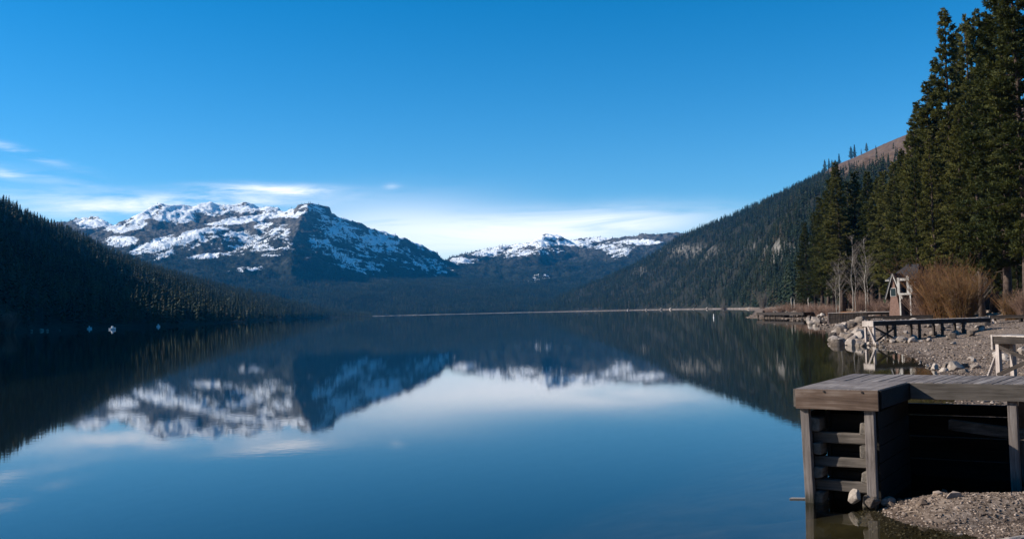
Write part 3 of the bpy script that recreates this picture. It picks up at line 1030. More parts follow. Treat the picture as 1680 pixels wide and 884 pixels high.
# ------------------------------------------------------------------ far forests (geometry nodes on scattered points)
def forest_proto(seed, dead=False, n=26, H=1.0):
    """unit-height conifer: ragged skirts of needles about a stem"""
    rnd = random.Random(seed)
    v, f = [], []
    W = rnd.uniform(0.13, 0.19)
    for i in range(n):
        g = (i + rnd.random()) / n
        z = 0.1 + 0.9 * g
        L = W * (1 - g) ** rnd.uniform(0.6, 0.9) * rnd.uniform(0.65, 1.2) + 0.012
        a = i * 2.4 + rnd.uniform(-.5, .5)
        sp = rnd.uniform(0.5, 0.9)
        dz = rnd.uniform(0.03, 0.09)
        k = len(v)
        v += [(0, 0, z + dz), (math.cos(a - sp) * L * 0.8, math.sin(a - sp) * L * 0.8, z - dz * 0.2), (math.cos(a) * L, math.sin(a) * L, z - dz * 0.7), (math.cos(a + sp) * L * 0.8, math.sin(a + sp) * L * 0.8, z - dz * 0.2)]
        f += [(k, k + 1, k + 2), (k, k + 2, k + 3)]
    k = len(v)
    v += [(0.012, 0, 0), (-0.006, 0.01, 0), (-0.006, -0.01, 0), (0, 0, 1.0)]
    f += [(k, k + 1, k + 3), (k + 1, k + 2, k + 3), (k + 2, k, k + 3)]
    return np_mesh('conifer', np.array(v), np.array(f), M_FOREST)


def proto_collection(name, meshes):
    c = bpy.data.collections.new(name)
    for i, m in enumerate(meshes):
        c.objects.link(bpy.data.objects.new('%s_%d' % (name, i), m))
    return c


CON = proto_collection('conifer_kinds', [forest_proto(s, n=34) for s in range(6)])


def scatter_nodes(name, coll):
    ng = bpy.data.node_groups.new(name, 'GeometryNodeTree')
    ng.interface.new_socket('Geometry', in_out='INPUT', socket_type='NodeSocketGeometry')
    ng.interface.new_socket('Geometry', in_out='OUTPUT', socket_type='NodeSocketGeometry')
    N, L = ng.nodes, ng.links
    gi, go = N.new('NodeGroupInput'), N.new('NodeGroupOutput')
    ip = N.new('GeometryNodeInstanceOnPoints')
    ci = N.new('GeometryNodeCollectionInfo')
    ci.inputs['Collection'].default_value = coll
    ci.inputs['Separate Children'].default_value = True
    ci.inputs['Reset Children'].default_value = True
    ip.inputs['Pick Instance'].default_value = True

    def attr(nm, dt):
        a = N.new('GeometryNodeInputNamedAttribute')
        a.data_type = dt
        a.inputs['Name'].default_value = nm
        return [s for s in a.outputs if s.enabled and s.name == 'Attribute'][0]
    L.new(gi.outputs[0], ip.inputs['Points'])
    L.new(ci.outputs[0], ip.inputs['Instance'])
    L.new(attr('kind_index', 'INT'), ip.inputs['Instance Index'])
    L.new(attr('turn', 'FLOAT_VECTOR'), ip.inputs['Rotation'])
    L.new(attr('size', 'FLOAT_VECTOR'), ip.inputs['Scale'])
    L.new(ip.outputs[0], go.inputs[0])
    return ng


def scatter(name, label, pts, sizes, turns, kinds, coll):
    me = bpy.data.meshes.new(name)
    me.vertices.add(len(pts))
    me.vertices.foreach_set('co', pts.astype(np.float32).ravel())
    a = me.attributes.new('size', 'FLOAT_VECTOR', 'POINT'); a.data.foreach_set('vector', sizes.astype(np.float32).ravel())
    a = me.attributes.new('turn', 'FLOAT_VECTOR', 'POINT'); a.data.foreach_set('vector', turns.astype(np.float32).ravel())
    a = me.attributes.new('kind_index', 'INT', 'POINT'); a.data.foreach_set('value', kinds.astype(np.int32))
    me.update()
    o = link(name, me)
    md = o.modifiers.new('scatter', 'NODES')
    md.node_group = scatter_nodes(name + '_scatter', coll)
    return tag(o, label, kind='stuff')


# cell areas for area-weighted sampling
cellA = np.zeros((NR - 1, NA))
dAz = np.abs(np.diff(np.concatenate([az, [az[0] + 2 * PI]])))
cellA[:] = (np.diff(rad)[:, None] * (rad[:-1, None] + rad[1:, None]) / 2) * dAz[None, :]
infr = (PXg > -220) & (PXg < 1900)


def sample(mask_density, n):
    w = (mask_density[:-1] * cellA).ravel()
    w = w / w.sum()
    k = RNG.choice(len(w), n, p=w)
    i, j = k // NA, k % NA
    fr, fa = RNG.random(n), RNG.random(n)
    j2 = (j + 1) % NA
    P = (VERT[i, j] * ((1 - fr) * (1 - fa))[:, None] + VERT[i + 1, j] * (fr * (1 - fa))[:, None] + VERT[i, j2] * ((1 - fr) * fa)[:, None] + VERT[i + 1, j2] * (fr * fa)[:, None])
    return P, i, j


def forest(name, label, dens, n, hmin, hmax, seed):
    P, i, j = sample(dens, n)
    h = RNG.uniform(hmin, hmax, n) * RNG.uniform(0.75, 1.1, n)
    w = h * RNG.uniform(0.85, 1.35, n)
    P[:, 2] -= 0.3
    return scatter(name, label, P, np.stack([w, w, h], -1), np.stack([np.zeros(n), np.zeros(n), RNG.uniform(0, 6.28, n)], -1), RNG.integers(0, 6, n), CON)


clump = np.clip(0.7 + fbm(Xg, Yg, 90, 4, 111) * 1.2, 0.12, 1.0)
d1 = np.where((Kg == 2) & infr & (Zg > 0.35), clump, 0)
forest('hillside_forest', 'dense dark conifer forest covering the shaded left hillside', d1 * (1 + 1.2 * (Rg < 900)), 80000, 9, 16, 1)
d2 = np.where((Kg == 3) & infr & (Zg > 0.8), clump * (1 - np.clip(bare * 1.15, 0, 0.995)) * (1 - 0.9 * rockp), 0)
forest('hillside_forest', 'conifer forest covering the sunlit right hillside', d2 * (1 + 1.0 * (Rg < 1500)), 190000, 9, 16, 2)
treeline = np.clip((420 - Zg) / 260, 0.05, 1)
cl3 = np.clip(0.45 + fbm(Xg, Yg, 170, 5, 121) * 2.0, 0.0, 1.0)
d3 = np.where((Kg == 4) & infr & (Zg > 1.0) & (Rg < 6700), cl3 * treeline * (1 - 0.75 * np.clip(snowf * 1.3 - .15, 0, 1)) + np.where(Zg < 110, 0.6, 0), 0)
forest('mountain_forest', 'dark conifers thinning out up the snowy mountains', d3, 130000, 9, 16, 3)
# thin tree belt on the near bank behind the named pines
db = np.where((Kg == 1) & infr & (Sg > 30) & (Rg > 175), 1.0, 0)
forest('bank_forest', 'dark conifers filling in behind the pines on the bank', db, 900, 12, 22, 4)

# trees standing alone on the bare ridge
for i, (px, py, h, R, lab) in enumerate([(1362, 262, 17, 2150, 'leftmost lone tree on the bare ridge skyline'), (1369, 260, 18, 2150, 'second lone tree on the bare ridge, close by the leftmost'), (1374, 262, 12, 2150, 'short lone tree right of the first pair on the ridge'),
                                         (1386, 252, 17, 2130, 'tall lone tree in the middle of the bare ridge skyline'), (1406, 240, 15, 2080, 'lone tree left of the ridge rocks'), (1412, 237, 16, 2070, 'lone tree touching the ridge rocks'), (1432, 234, 12, 2030, 'small lone tree high on the bare ridge'),
                                         (1402, 296, 14, 1900, 'lone tree below the skyline on the brown slope')]):
    P = at_range(px, 505, R)
    gz = ground_z(P[0], P[1])
    o = empty('lone_conifer', (P[0], P[1], gz - 1), lab, 'conifer', 'lone conifers on the bare ridge', i * 1.3)
    H, tm, cm = PINES[4 if i % 2 else 2]
    s = max(11.0, at_range(px, py, R)[2] - gz + 1) / H
    o.scale = (s * 1.9, s * 1.9, s)
    link('trunk', tm, o)
    link('crown', cm, o)

# ------------------------------------------------------------------ rocks
def rock_mesh(seed, sub=3, mat=None, flat=0.75):
    import bmesh
    rng = np.random.default_rng(seed)
    bm = bmesh.new()
    bmesh.ops.create_icosphere(bm, subdivisions=sub, radius=1.0)
    V = np.array([v.co[:] for v in bm.verts])
    for _ in range(14):                                     # chop flat facets
        n = rng.normal(0, 1, 3); n /= np.linalg.norm(n)
        dd = rng.uniform(0.5, 0.84)
        over = np.clip(V @ n - dd, 0, None)
        V -= over[:, None] * n * 0.97
    V *= 1 + 0.05 * pnoise(V[:, 0] * 2.3 + seed, V[:, 1] * 2.3 + V[:, 2] * 1.7, seed)[:, None]
    V *= np.array([1, rng.uniform(0.7, 0.95), rng.uniform(flat * 0.85, flat * 1.1)])
    for v, c in zip(bm.verts, V):
        v.co = c
    me = bpy.data.meshes.new('boulder')
    bm.to_mesh(me)
    bm.free()
    me.polygons.foreach_set('use_smooth', [True] * len(me.polygons))
    me.set_sharp_from_angle(angle=math.radians(26))
    if mat:
        me.materials.append(mat)
    return me


ROCKS = [rock_mesh(s, 3, M_ROCK) for s in range(6)]
ROCKS_P = [rock_mesh(s + 20, 3, M_ROCK_PALE) for s in range(4)]
rr = random.Random(12)


def boulder(x, y, r, label, group=None, pale=False, z=None, name='boulder', sink=0.25):
    o = link(name, rr.choice(ROCKS_P if pale else ROCKS))
    gz = ground_z(x, y) if z is None else z
    o.location = (x, y, gz + r * (0.7 - sink * 2))
    o.rotation_euler = (rr.uniform(-.3, .3), rr.uniform(-.3, .3), rr.uniform(0, 6.28))
    o.scale = (r * rr.uniform(.9, 1.25), r, r * rr.uniform(.85, 1.15))
    return tag(o, label, 'boulder', group)


def heap(px0, py0, px1, py1, z, n, r0, r1, label, group, pale=0.2, jx=0.0):
    for _ in range(n):
        t, s = rr.random(), rr.random()
        px = px0 + (px1 - px0) * t
        py = py0 + (py1 - py0) * s
        P = on_plane(px, py, z)
        for _k in range(3):
            P = on_plane(px, py, ground_z(P[0], P[1]))
        if not (20 < P[1] < 400):
            continue
        boulder(P[0], P[1], rr.uniform(r0, r1), label, group, rr.random() < pale)


def heap2(px0, px1, R0, R1, n, r0, r1, label, group, pale=0.2, zmin=-0.1, zmax=3.0):
    k = 0
    for _ in range(n * 6):
        d = ray(rr.uniform(px0, px1), 505)
        d = d / math.hypot(d[0], d[1])
        R = rr.uniform(R0, R1)
        x, y = d[0] * R, d[1] * R
        if not (zmin < ground_z(x, y) < zmax):
            continue
        boulder(x, y, (r0 + (r1 - r0) * rr.random() ** 2) * 0.82, label, group, rr.random() < pale, sink=0.2)
        k += 1
        if k >= n:
            break


heap2(1362, 1412, 68, 112, 70, 0.3, 0.95, 'grey brown boulder in the riprap at the water side of the point', 'riprap boulders on the point before the piers', 0.15)
heap2(1395, 1450, 66, 105, 60, 0.18, 0.5, 'small stone among the riprap under the outer end of the trestle pier', 'small stones on the point', 0.25)
heap2(1312, 1350, 140, 215, 34, 0.4, 1.1, 'boulder in the riprap left of the purple bulkhead', 'boulders left of the bulkhead', 0.3)
heap2(1405, 1500, 108, 135, 34, 0.3, 0.7, 'pale boulder on the bank above the piers, before the cabin', 'pale bank boulders before the cabin', 0.7)
heap2(1455, 1625, 74, 92, 70, 0.18, 0.6, 'stone on the slope behind the trestle pier legs', 'stones behind the trestle pier', 0.25)
heap2(1628, 1690, 50, 80, 22, 0.18, 0.55, 'stone on the bank right of the trestle pier', 'stones at the bank end of the trestle pier', 0.3)
heap2(1490, 1600, 48, 68, 22, 0.08, 0.2, 'small loose stone on the open gravel beach', 'loose stones on the beach', 0.35)
heap2(1592, 1690, 30, 42, 46, 0.1, 0.3, 'stone below the crossed braces of the white ended pier', 'stones under the white ended pier', 0.25)
for px, py, r, pale, lab in [(1533, 606, .3, True, 'pale boulder at the water end of the row behind the deck'), (1548, 610, .2, True, 'small low boulder second in the row behind the deck'), (1552, 603, .3, False, 'brown boulder third in the row behind the deck'),
                             (1566, 607, .42, True, 'largest upright boulder in the row behind the deck'), (1583, 603, .32, False, 'broad boulder right of the largest one behind the deck'), (1582, 611, .24, False, 'flat boulder in front of the broad one behind the deck'),
                             (1600, 604, .28, False, 'boulder beside the foot of the pale slanting brace'), (1597, 594, .18, True, 'upright white stone above the row behind the deck'), (1565, 562, .2, True, 'lone pale stone on the open gravel beach')]:
    P = on_plane(px, py, 0.1)
    for _k in range(3):
        P = on_plane(px, py, ground_z(P[0], P[1]))
    boulder(P[0], P[1], r, lab, None, pale)

# pale rocks along the far right shore and the things by the left shore
for i, (px, R, r, lab) in enumerate([(1030, 2150, 3.2, 'pale shore rock farthest up the lake'), (1060, 2020, 2.4, 'pale shore rock second farthest up the lake'), (1085, 1900, 3.0, 'pale shore rock on the right shore below the small outcrop'), (1100, 1830, 2.6, 'white rock left of the tall white shore rock'),
                                     (1138, 1650, 2.2, 'small white rock on the right shore'), (1160, 1480, 2.4, 'tall white rock on the right shore, left of the twin bushes'), (1188, 1300, 2.0, 'white rock in front of the grey bare trees'), (1228, 1000, 1.6, 'pale rock at the start of the dark jetty')]):
    P = at_range(px, 505, R)
    boulder(P[0], P[1], r, lab, 'pale rocks on the far right shore', True, 0.4)
for i, (px, py, r, lab) in enumerate([(30, 543.5, .5, 'grey rock at the outer end of the left shore spit'), (52, 543.5, .6, 'second grey rock on the left shore spit'), (68, 542.6, .9, 'larger grey rock on the left shore spit'), (78, 543, .6, 'whitish rock at the inner end of the left shore spit'), (98, 542, .4, 'lone small rock right of the left spit')]):
    P = on_plane(px, py, 0.0)
    boulder(P[0], P[1], r, lab, 'rocks on the left shore spit', i == 3, 0.0, sink=0.1)

M_WHITE = mat_mottle('white_paint', [(0.3, (0.6, 0.6, 0.6)), (0.7, (0.8, 0.8, 0.79))], 2.0, 0.5, 0, 0.01, False)


def moored_boat(px, py, L, label):
    P = on_plane(px, py, 0)
    o = empty('moored_boat', (P[0], P[1], 0), label, 'boat', 'white boats moored off the left shore', rr.uniform(0, 3))
    b = MB()
    n = 9
    rows = []
    for i in range(n):
        t = i / (n - 1)
        w = L * 0.19 * (1 - max(0, (t - 0.45) / 0.55) ** 2.2) + 0.02
        rows.append([(L * (t - .5), -w, 0.55 + 0.25 * t * t), (L * (t - .5), -w * 0.75, 0.05), (L * (t - .5), 0, -0.2), (L * (t - .5), w * 0.75, 0.05), (L * (t - .5), w, 0.55 + 0.25 * t * t)])
    b.v = [q for r in rows for q in r]
    for i in range(n - 1):
        for k in range(4):
            b.f.append((i * 5 + k, (i + 1) * 5 + k, (i + 1) * 5 + k + 1, i * 5 + k + 1))
        b.f.append((i * 5 + 4, (i + 1) * 5 + 4, (i + 1) * 5, i * 5))
    b.f.append((0, 1, 2, 3, 4))
    b.build('hull', M_WHITE, o)
    c = MB()
    c.prism([(-L * .18, -L * .12, .6), (L * .12, -L * .11, .6), (L * .12, L * .11, .6), (-L * .18, L * .12, .6)], [(-L * .16, -L * .1, 1.35), (L * .02, -L * .09, 1.35), (L * .02, L * .09, 1.35), (-L * .16, L * .1, 1.35)])
    c.build('cabin', M_WHITE, o)


moored_boat(147, 539.5, 2.0, 'smaller white boat moored off the dark left shore')
moored_boat(185, 540.5, 3.0, 'largest white boat moored off the dark left shore')
moored_boat(260, 536, 1.8, 'small white boat moored farthest along the left shore')
P = on_plane(1171, 521, 0)
o = empty('mooring_buoy', (P[0], P[1], 0), 'white pillar buoy floating off the dark jetty', 'buoy')
b = MB(); b.tube([(0, 0, -.3), (0, 0, .1), (0, 0, .2), (0, 0, .9), (0, 0, 1.05)], [.2, .2, .12, .1, .04], 12); b.build('float', M_WHITE, o, True)
b = MB(); b.tube([(0, 0, 1.05), (0, 0, 1.2)], [.04, .04], 6); b.build('ring', M_DARKPOST, o)

# spit and shrubs on the far left
for i, (px, R, h, lab) in enumerate([(4, 380, 5.0, 'bare brown tree at the left edge of the picture on the left shore'), (13, 384, 6.5, 'tallest bare brown tree on the left shore spit'), (21, 390, 6.0, 'bare brown tree right of the tallest on the left spit')]):
    P = at_range(px, 541, R)
    o = shrub('bare_tree', px, R, 1.6, h, 130, 70 + i, lab, 'tree', M_BRUSH, 0.25, 'bare trees on the left shore spit', 0.04)
    o.location.z = max(o.location.z, 0.3)

# ------------------------------------------------------------------ main pier
zD = 1.7
A = on_plane(1306, 637, zD)
B = on_plane(1440.5, 640, zD)
Cc = on_plane(1488, 627, zD)
D = on_plane(1680, 630, zD)
E_ = on_plane(1680, 616.5, zD)
Fb = on_plane(1400, 613, zD)
dU = (B - A)[:2] / np.linalg.norm((B - A)[:2])
rzD = math.atan2(dU[1], dU[0])
pier = empty('boat_pier', (A[0], A[1], 0), 'weathered grey wooden pier on a log crib, nearest to the viewer', 'pier', None, rzD)


def loc(P):
    q = P[:2] - A[:2]
    return np.array([q @ dU, q @ np.array([-dU[1], dU[0]])])


a2, b2, c2, d2_, e2, f2 = [loc(P) for P in (A, B, Cc, D, E_, Fb)]
wd = (d2_ - c2) / np.linalg.norm(d2_ - c2)
d2_ = c2 + wd * 6.5                                      # run on past the frame
e2 = f2 + (e2 - f2) / np.linalg.norm(e2 - f2) * 8.2


def lerp(p, q, t):
    return p + (q - p) * t


rp = random.Random(5)
bd = MB()
TH_B = 0.045
# head: wide boards laid along the front edge
nbd = 5
ac = lerp(a2, f2, 0.50)
for i in range(nbd):
    t0, t1 = i / nbd + (0.004 if i else 0), (i + 1) / nbd - 0.006
    dz = rp.uniform(-.004, .004)
    bd.slab([lerp(a2, ac, t0), lerp(b2, c2, t0), lerp(b2, c2, t1), lerp(a2, ac, t1)], zD - TH_B + dz, zD + dz)
# walkway: boards laid across
L0 = np.linalg.norm(e2 - f2)
nb_ = int(L0 / 0.145)
p0, p1 = ac, d2_
frontL = np.linalg.norm(c2 - ac) + np.linalg.norm(d2_ - c2)


def front(t):
    s = t * frontL
    l1 = np.linalg.norm(c2 - ac)
    return lerp(ac, c2, s / l1) if s < l1 else c2 + wd * (s - l1)


for i in range(nb_):
    t0, t1 = i / nb_ + 0.0008, (i + 1) / nb_ - 0.0008
    dz = rp.uniform(-.005, .005)
    o1, o2 = rp.uniform(-.012, .012), rp.uniform(-.012, .012)
    q0, q1 = front(t0), front(t1)
    r0_, r1_ = lerp(f2, e2, t0), lerp(f2, e2, t1)
    n0 = (r0_ - q0) / np.linalg.norm(r0_ - q0)
    bd.slab([q0 + n0 * 0.004, q1 + n0 * 0.004, r1_ + n0 * o1, r0_ + n0 * o1], zD - TH_B + dz, zD + dz)
bd.build('deck', M_PLANK_Y, pier, bevel=0.004)


def rim(p, q, mat, name='fascia', h=0.27, th=0.045, top=zD - 0.006, out=0.0):
    m = MB()
    d = (q - p) / np.linalg.norm(q - p)
    n = np.array([d[1], -d[0]])                           # outward on the right of p->q
    p, q = p + n * out, q + n * out
    m.slab([p + n * th, q + n * th, q, p], top - h, top)
    return m.build(name, mat, pier, bevel=0.006)


rim(a2, b2 + (b2 - a2) / np.linalg.norm(b2 - a2) * 0.01, M_FASCIA, out=0.004, h=0.29)
rim(b2, c2, M_SHADE_WOOD, h=0.26)  # side turned from the sun, its shade painted near-black
rim(c2 + wd * 0.05, d2_, M_FASCIA_G, h=0.25)
rim(f2, a2, M_FASCIA_G, h=0.27)
rim(e2, f2, M_FASCIA_G, h=0.25)
# bolt heads on the front board
m = MB()
for t in (0.36, 0.82):
    q = lerp(a2, b2, t)
    m.tube([(q[0], q[1] - 0.048, zD - 0.03), (q[0], q[1] - 0.062, zD - 0.03)], [0.017, 0.015], 10)
m.build('bolts', M_DARKPOST, pier)


def pier_post(px, py, w, ztop=zD - 0.29, zbot=-0.7, off=None, tilt=0.0):
    P = on_plane(px, py, 0.0) if off is None else None
    q = loc(P) if off is None else off
    m = MB()
    m.beam((q[0] - tilt, q[1], zbot), (q[0] + tilt * 0.6, q[1], ztop), w, w, up=(0, 1, 0), jitter=0.006)
    return m.build('post', M_POST, pier, bevel=0.008)


wF = np.linalg.norm(b2 - a2)
qa = np.array([0.12, 0.085])
qb = np.array([wF - 0.15, 0.085])
pier_post(0, 0, 0.125, off=qa, tilt=-0.03)
pier_post(0, 0, 0.135, off=qb, tilt=0.0)
for t in (0.52, 0.95):
    q = lerp(a2, f2, t); pier_post(0, 0, 0.13, off=q + np.array([0.14, -0.05]), ztop=zD - 0.27)
# walkway posts
Pw = loc(at_range(1663, 700, np.hypot(*on_plane(1663, 629, zD)[:2])))
sw = (Pw - c2) @ wd
nv = np.array([-wd[1], wd[0]])
for s in (sw, sw + 2.6):
    q = c2 + wd * s
    pier_post(0, 0, 0.125, off=q + nv * 0.08, ztop=zD - 0.2)
    pier_post(0, 0, 0.125, off=q + nv * 1.55, ztop=zD - 0.2)
# crib: logs crossing under the head
def crib_log(p, q, z, w, h, mat):
    m = MB()
    m.beam((p[0], p[1], z + rp.uniform(-.012, .012)), (q[0], q[1], z + rp.uniform(-.012, .012)), w * rp.uniform(.92, 1.08), h * rp.uniform(.92, 1.1), jitter=0.022)
    return m.build('crib_log', mat, pier, bevel=0.02)


x0, x1 = 0.21, wF - 0.235
vd = (f2 - a2) / np.linalg.norm(f2 - a2)
for z in (1.13, 0.77, 0.41, 0.06):
    for xx, dz in ((x0 + 0.04, 0.015), (x1, 0.0)):
        p = np.array([xx, 0.10]); q = p + vd * 2.3
        crib_log(p, q, z + dz + rp.uniform(-.015, .015), 0.135 if xx < .6 else .155, 0.17, M_TIMBER_Y)
for z in (0.955, 0.6, 0.24):
    for dv in (0.30, 2.2):
        off = vd * dv
        p = np.array([x0 - 0.16, 0]) + off; q = np.array([x1 + 0.08, 0]) + off
        crib_log(p, q, z + rp.uniform(-.01, .01), 0.15, 0.155, M_TIMBER)
# near-black board walls added to keep sun out and darken the crib
def shade_wall(p, q, z0, z1, n):
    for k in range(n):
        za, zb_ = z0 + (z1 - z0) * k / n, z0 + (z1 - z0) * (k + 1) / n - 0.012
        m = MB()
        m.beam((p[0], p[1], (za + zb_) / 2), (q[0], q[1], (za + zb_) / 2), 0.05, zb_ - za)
        m.build('shade_board', M_SHADE_WOOD, pier)


la = np.array([x0 + 0.14, 0]) + vd * 0.39
lb = la + vd * ((c2 + nv * 1.6 - la) @ nv) / (vd @ nv)
ra = np.array([x1 + 0.13, 0]) + vd * 0.28
rb = np.array([x1 + 0.13, 0]) + vd * 2.4
shade_wall(la, lb, -0.4, 1.36, 7)
shade_wall(ra, rb, -0.4, 1.36, 7)
shade_wall(np.array([x0 + 0.17, 0]) + vd * 0.5, np.array([x1 + 0.1, 0]) + vd * 0.5, -0.4, 1.3, 6)
shade_wall(np.array([x0 - 0.055, 0]) + vd * 0.17, np.array([x0 - 0.055, 0]) + vd * 0.9, -0.4, 1.36, 7)
# joists and the timber wall behind the walkway
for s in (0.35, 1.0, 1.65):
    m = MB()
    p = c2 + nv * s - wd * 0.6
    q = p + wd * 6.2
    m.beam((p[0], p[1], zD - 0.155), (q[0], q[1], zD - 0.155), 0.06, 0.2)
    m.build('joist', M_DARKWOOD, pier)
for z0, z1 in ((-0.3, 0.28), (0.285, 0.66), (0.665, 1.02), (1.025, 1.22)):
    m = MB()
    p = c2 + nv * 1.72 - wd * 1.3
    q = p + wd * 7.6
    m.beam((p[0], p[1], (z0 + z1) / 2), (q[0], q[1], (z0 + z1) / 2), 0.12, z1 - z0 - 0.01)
    m.build('retaining_timber', M_SHADE_WOOD, pier)  # wall colour carries the shade under the deck
# low side beam meeting the walkway post
m = MB()
q = c2 + wd * (sw + 0.4) + nv * 0.5
p = c2 + wd * (sw - 1.0) + nv * 0.75
m.beam((p[0], p[1], 0.98), (q[0], q[1], 0.86), 0.1, 0.17)
m.build('cross_beam', M_TIMBER, pier, bevel=0.01)

# stones in and by the crib


def stone_at(px, py, r, lab, pale, z, dv=0.0, sx=1.0):
    P = on_plane(px, py, z)
    o = boulder(P[0], P[1] + dv, r, lab, None, pale, z - r * 0.2)
    o.scale = (r * sx, r * .9, r)
    return o


stone_at(1385, 806, 0.155, 'round pale stone lying in the open front of the log crib', True, 0.15, -.45)
stone_at(1412, 814, 0.14, 'dark rounded stone against the right post of the log crib', False, 0.1, -.45)
stone_at(1441, 814, 0.125, 'dark square stone just outside the right post of the log crib', False, 0.08, -.4)
stone_at(1366, 800, 0.11, 'dark stone in the shade behind the round pale stone', False, 0.06, 0.3)
stone_at(1470, 829, 0.045, 'fist sized white stone at the tip of the gravel point', True, 0.02)
stone_at(1498, 833, 0.06, 'pinkish white stone on the tip of the gravel point', True, 0.05)
stone_at(1484, 829, 0.08, 'flat slab of stone on the tip of the gravel point', True, 0.03, 0, 1.5)
stone_at(1597, 866, 0.08, 'wet stone at the waterline before the gravel point', False, 0.0, 0, 1.4)
sl = boulder(*on_plane(1668, 893, 0.06)[:2], 0.55, 'broad flat granite slab at the bottom corner of the picture', None, True, -0.12)
sl.scale = (0.72, 0.4, 0.26)
sl.rotation_euler = (0.05, 0.03, 0.3)
# floating plank
P = on_plane(1315, 817, 0.0)
pk = MB(); pk.prism([(-0.2, -.02, -.015), (.3, -.035, -.015), (.42, 0.0, -.015), (-.16, .03, -.015)], [(-0.2, -.02, .008), (.3, -.035, .008), (.42, 0.0, .008), (-.16, .03, .008)])
o = pk.build('driftwood_plank', M_PALEWOOD, None, bevel=0.004)
o.location = (P[0], P[1] - 0.06, 0.012); o.rotation_euler = (0, 0, -0.12)
tag(o, 'pale plank floating against the left post of the log crib', 'plank')


# ------------------------------------------------------------------ trestle piers further off
def far_pier(name, label, p_end, p_far, width, zt, fh, bays, end_mat, top_mat, side_mat, post_mat, brace=True, back_dir=None, pale_end=True, cap=None):
    """p_end/p_far: world xy of the visible front edge from the lake end to the bank"""
    p_end, p_far = np.array(p_end[:2]), np.array(p_far[:2])
    u_ = (p_far - p_end); L = np.linalg.norm(u_); u_ = u_ / L
    rz = math.atan2(u_[1], u_[0])
    o = empty(name, (p_end[0], p_end[1], 0), label, 'pier', 'piers along the near shore', rz)
    m = MB()
    n = max(6, int(L / 0.2))
    for i in range(n):
        dz = random.uniform(-.006, .006)
        m.box(L * i / n + .004, L * (i + 1) / n - .004, -0.03, width + .03, zt - 0.05 + dz, zt + dz)
    m.build('deck', top_mat, o)
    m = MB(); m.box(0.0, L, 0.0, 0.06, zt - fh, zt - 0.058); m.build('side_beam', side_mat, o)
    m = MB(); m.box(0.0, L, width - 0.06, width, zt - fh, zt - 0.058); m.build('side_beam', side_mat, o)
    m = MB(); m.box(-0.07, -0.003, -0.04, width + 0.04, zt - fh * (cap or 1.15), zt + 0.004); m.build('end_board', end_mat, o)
    cols = []
    for s in bays:
        for yv in (0.12, width - 0.12):
            X = p_end + u_ * s + np.array([-u_[1], u_[0]]) * yv
            gz = ground_z(X[0], X[1])
            zb = min(gz, 0.0) - 0.25 if gz < 0.1 else gz - 0.15
            if zb > zt - fh - .1:
                continue
            m = MB(); m.beam((s, yv, zb), (s, yv, zt - fh + .002), 0.15, 0.15, up=(0, 1, 0), jitter=.008)
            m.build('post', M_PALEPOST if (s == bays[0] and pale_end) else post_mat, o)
            cols.append((s, yv, gz))
    if brace:
        ss = sorted(set(c[0] for c in cols))
        for i in range(0, min(len(ss) - 1, brace)):
            for yv in (0.03,):
                g0 = [c for c in cols if c[0] == ss[i]][0][2]
                g1 = [c for c in cols if c[0] == ss[i + 1]][0][2]
                if zt - fh - max(g0, g1) < 0.5 or ss[i + 1] - ss[i] < 0.7:
                    continue
                m = MB(); m.beam((ss[i], yv, max(g0, 0) + .15), (ss[i + 1], yv, zt - fh - .1), 0.05, 0.13); m.build('brace', side_mat, o)
                m = MB(); m.beam((ss[i], yv + (.06 if yv < .5 else -.06), zt - fh - .1), (ss[i + 1], yv + (.06 if yv < .5 else -.06), max(g1, 0) + .15), 0.05, 0.13); m.build('brace', side_mat, o)
        # crossed braces of the lake end
        g0 = max(cols[0][2], 0) if cols else 0
        m = MB(); m.beam((-0.09, -0.32, g0 - .1), (-0.09, width * .5, zt - fh), 0.05, 0.12); m.build('end_brace', M_PALEWOOD, o)
    return o


q0, q1 = on_plane(1629, 549.5, zD), on_plane(1700, 550.5, zD)
u_ = (q1 - q0) / np.linalg.norm((q1 - q0)[:2])
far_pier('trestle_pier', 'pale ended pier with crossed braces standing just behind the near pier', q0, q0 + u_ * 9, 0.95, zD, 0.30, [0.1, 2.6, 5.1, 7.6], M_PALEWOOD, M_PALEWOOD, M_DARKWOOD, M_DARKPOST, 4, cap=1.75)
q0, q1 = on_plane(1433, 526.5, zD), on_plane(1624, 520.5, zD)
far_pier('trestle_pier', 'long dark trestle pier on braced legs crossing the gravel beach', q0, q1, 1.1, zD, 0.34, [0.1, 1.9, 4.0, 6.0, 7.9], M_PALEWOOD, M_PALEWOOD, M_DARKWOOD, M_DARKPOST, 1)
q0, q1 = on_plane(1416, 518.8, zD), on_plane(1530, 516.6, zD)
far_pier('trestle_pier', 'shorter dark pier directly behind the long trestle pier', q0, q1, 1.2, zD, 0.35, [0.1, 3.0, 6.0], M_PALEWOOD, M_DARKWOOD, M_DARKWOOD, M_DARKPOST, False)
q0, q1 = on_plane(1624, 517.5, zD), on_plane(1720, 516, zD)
far_pier('trestle_pier', 'short pier with a white end cap by the bank right of the long trestle', q0, q1, 1.0, zD, 0.25, [0.2, 2.2, 3.8, 5.5], M_PALEWOOD, M_DARKWOOD, M_DARKWOOD, M_DARKPOST, False)
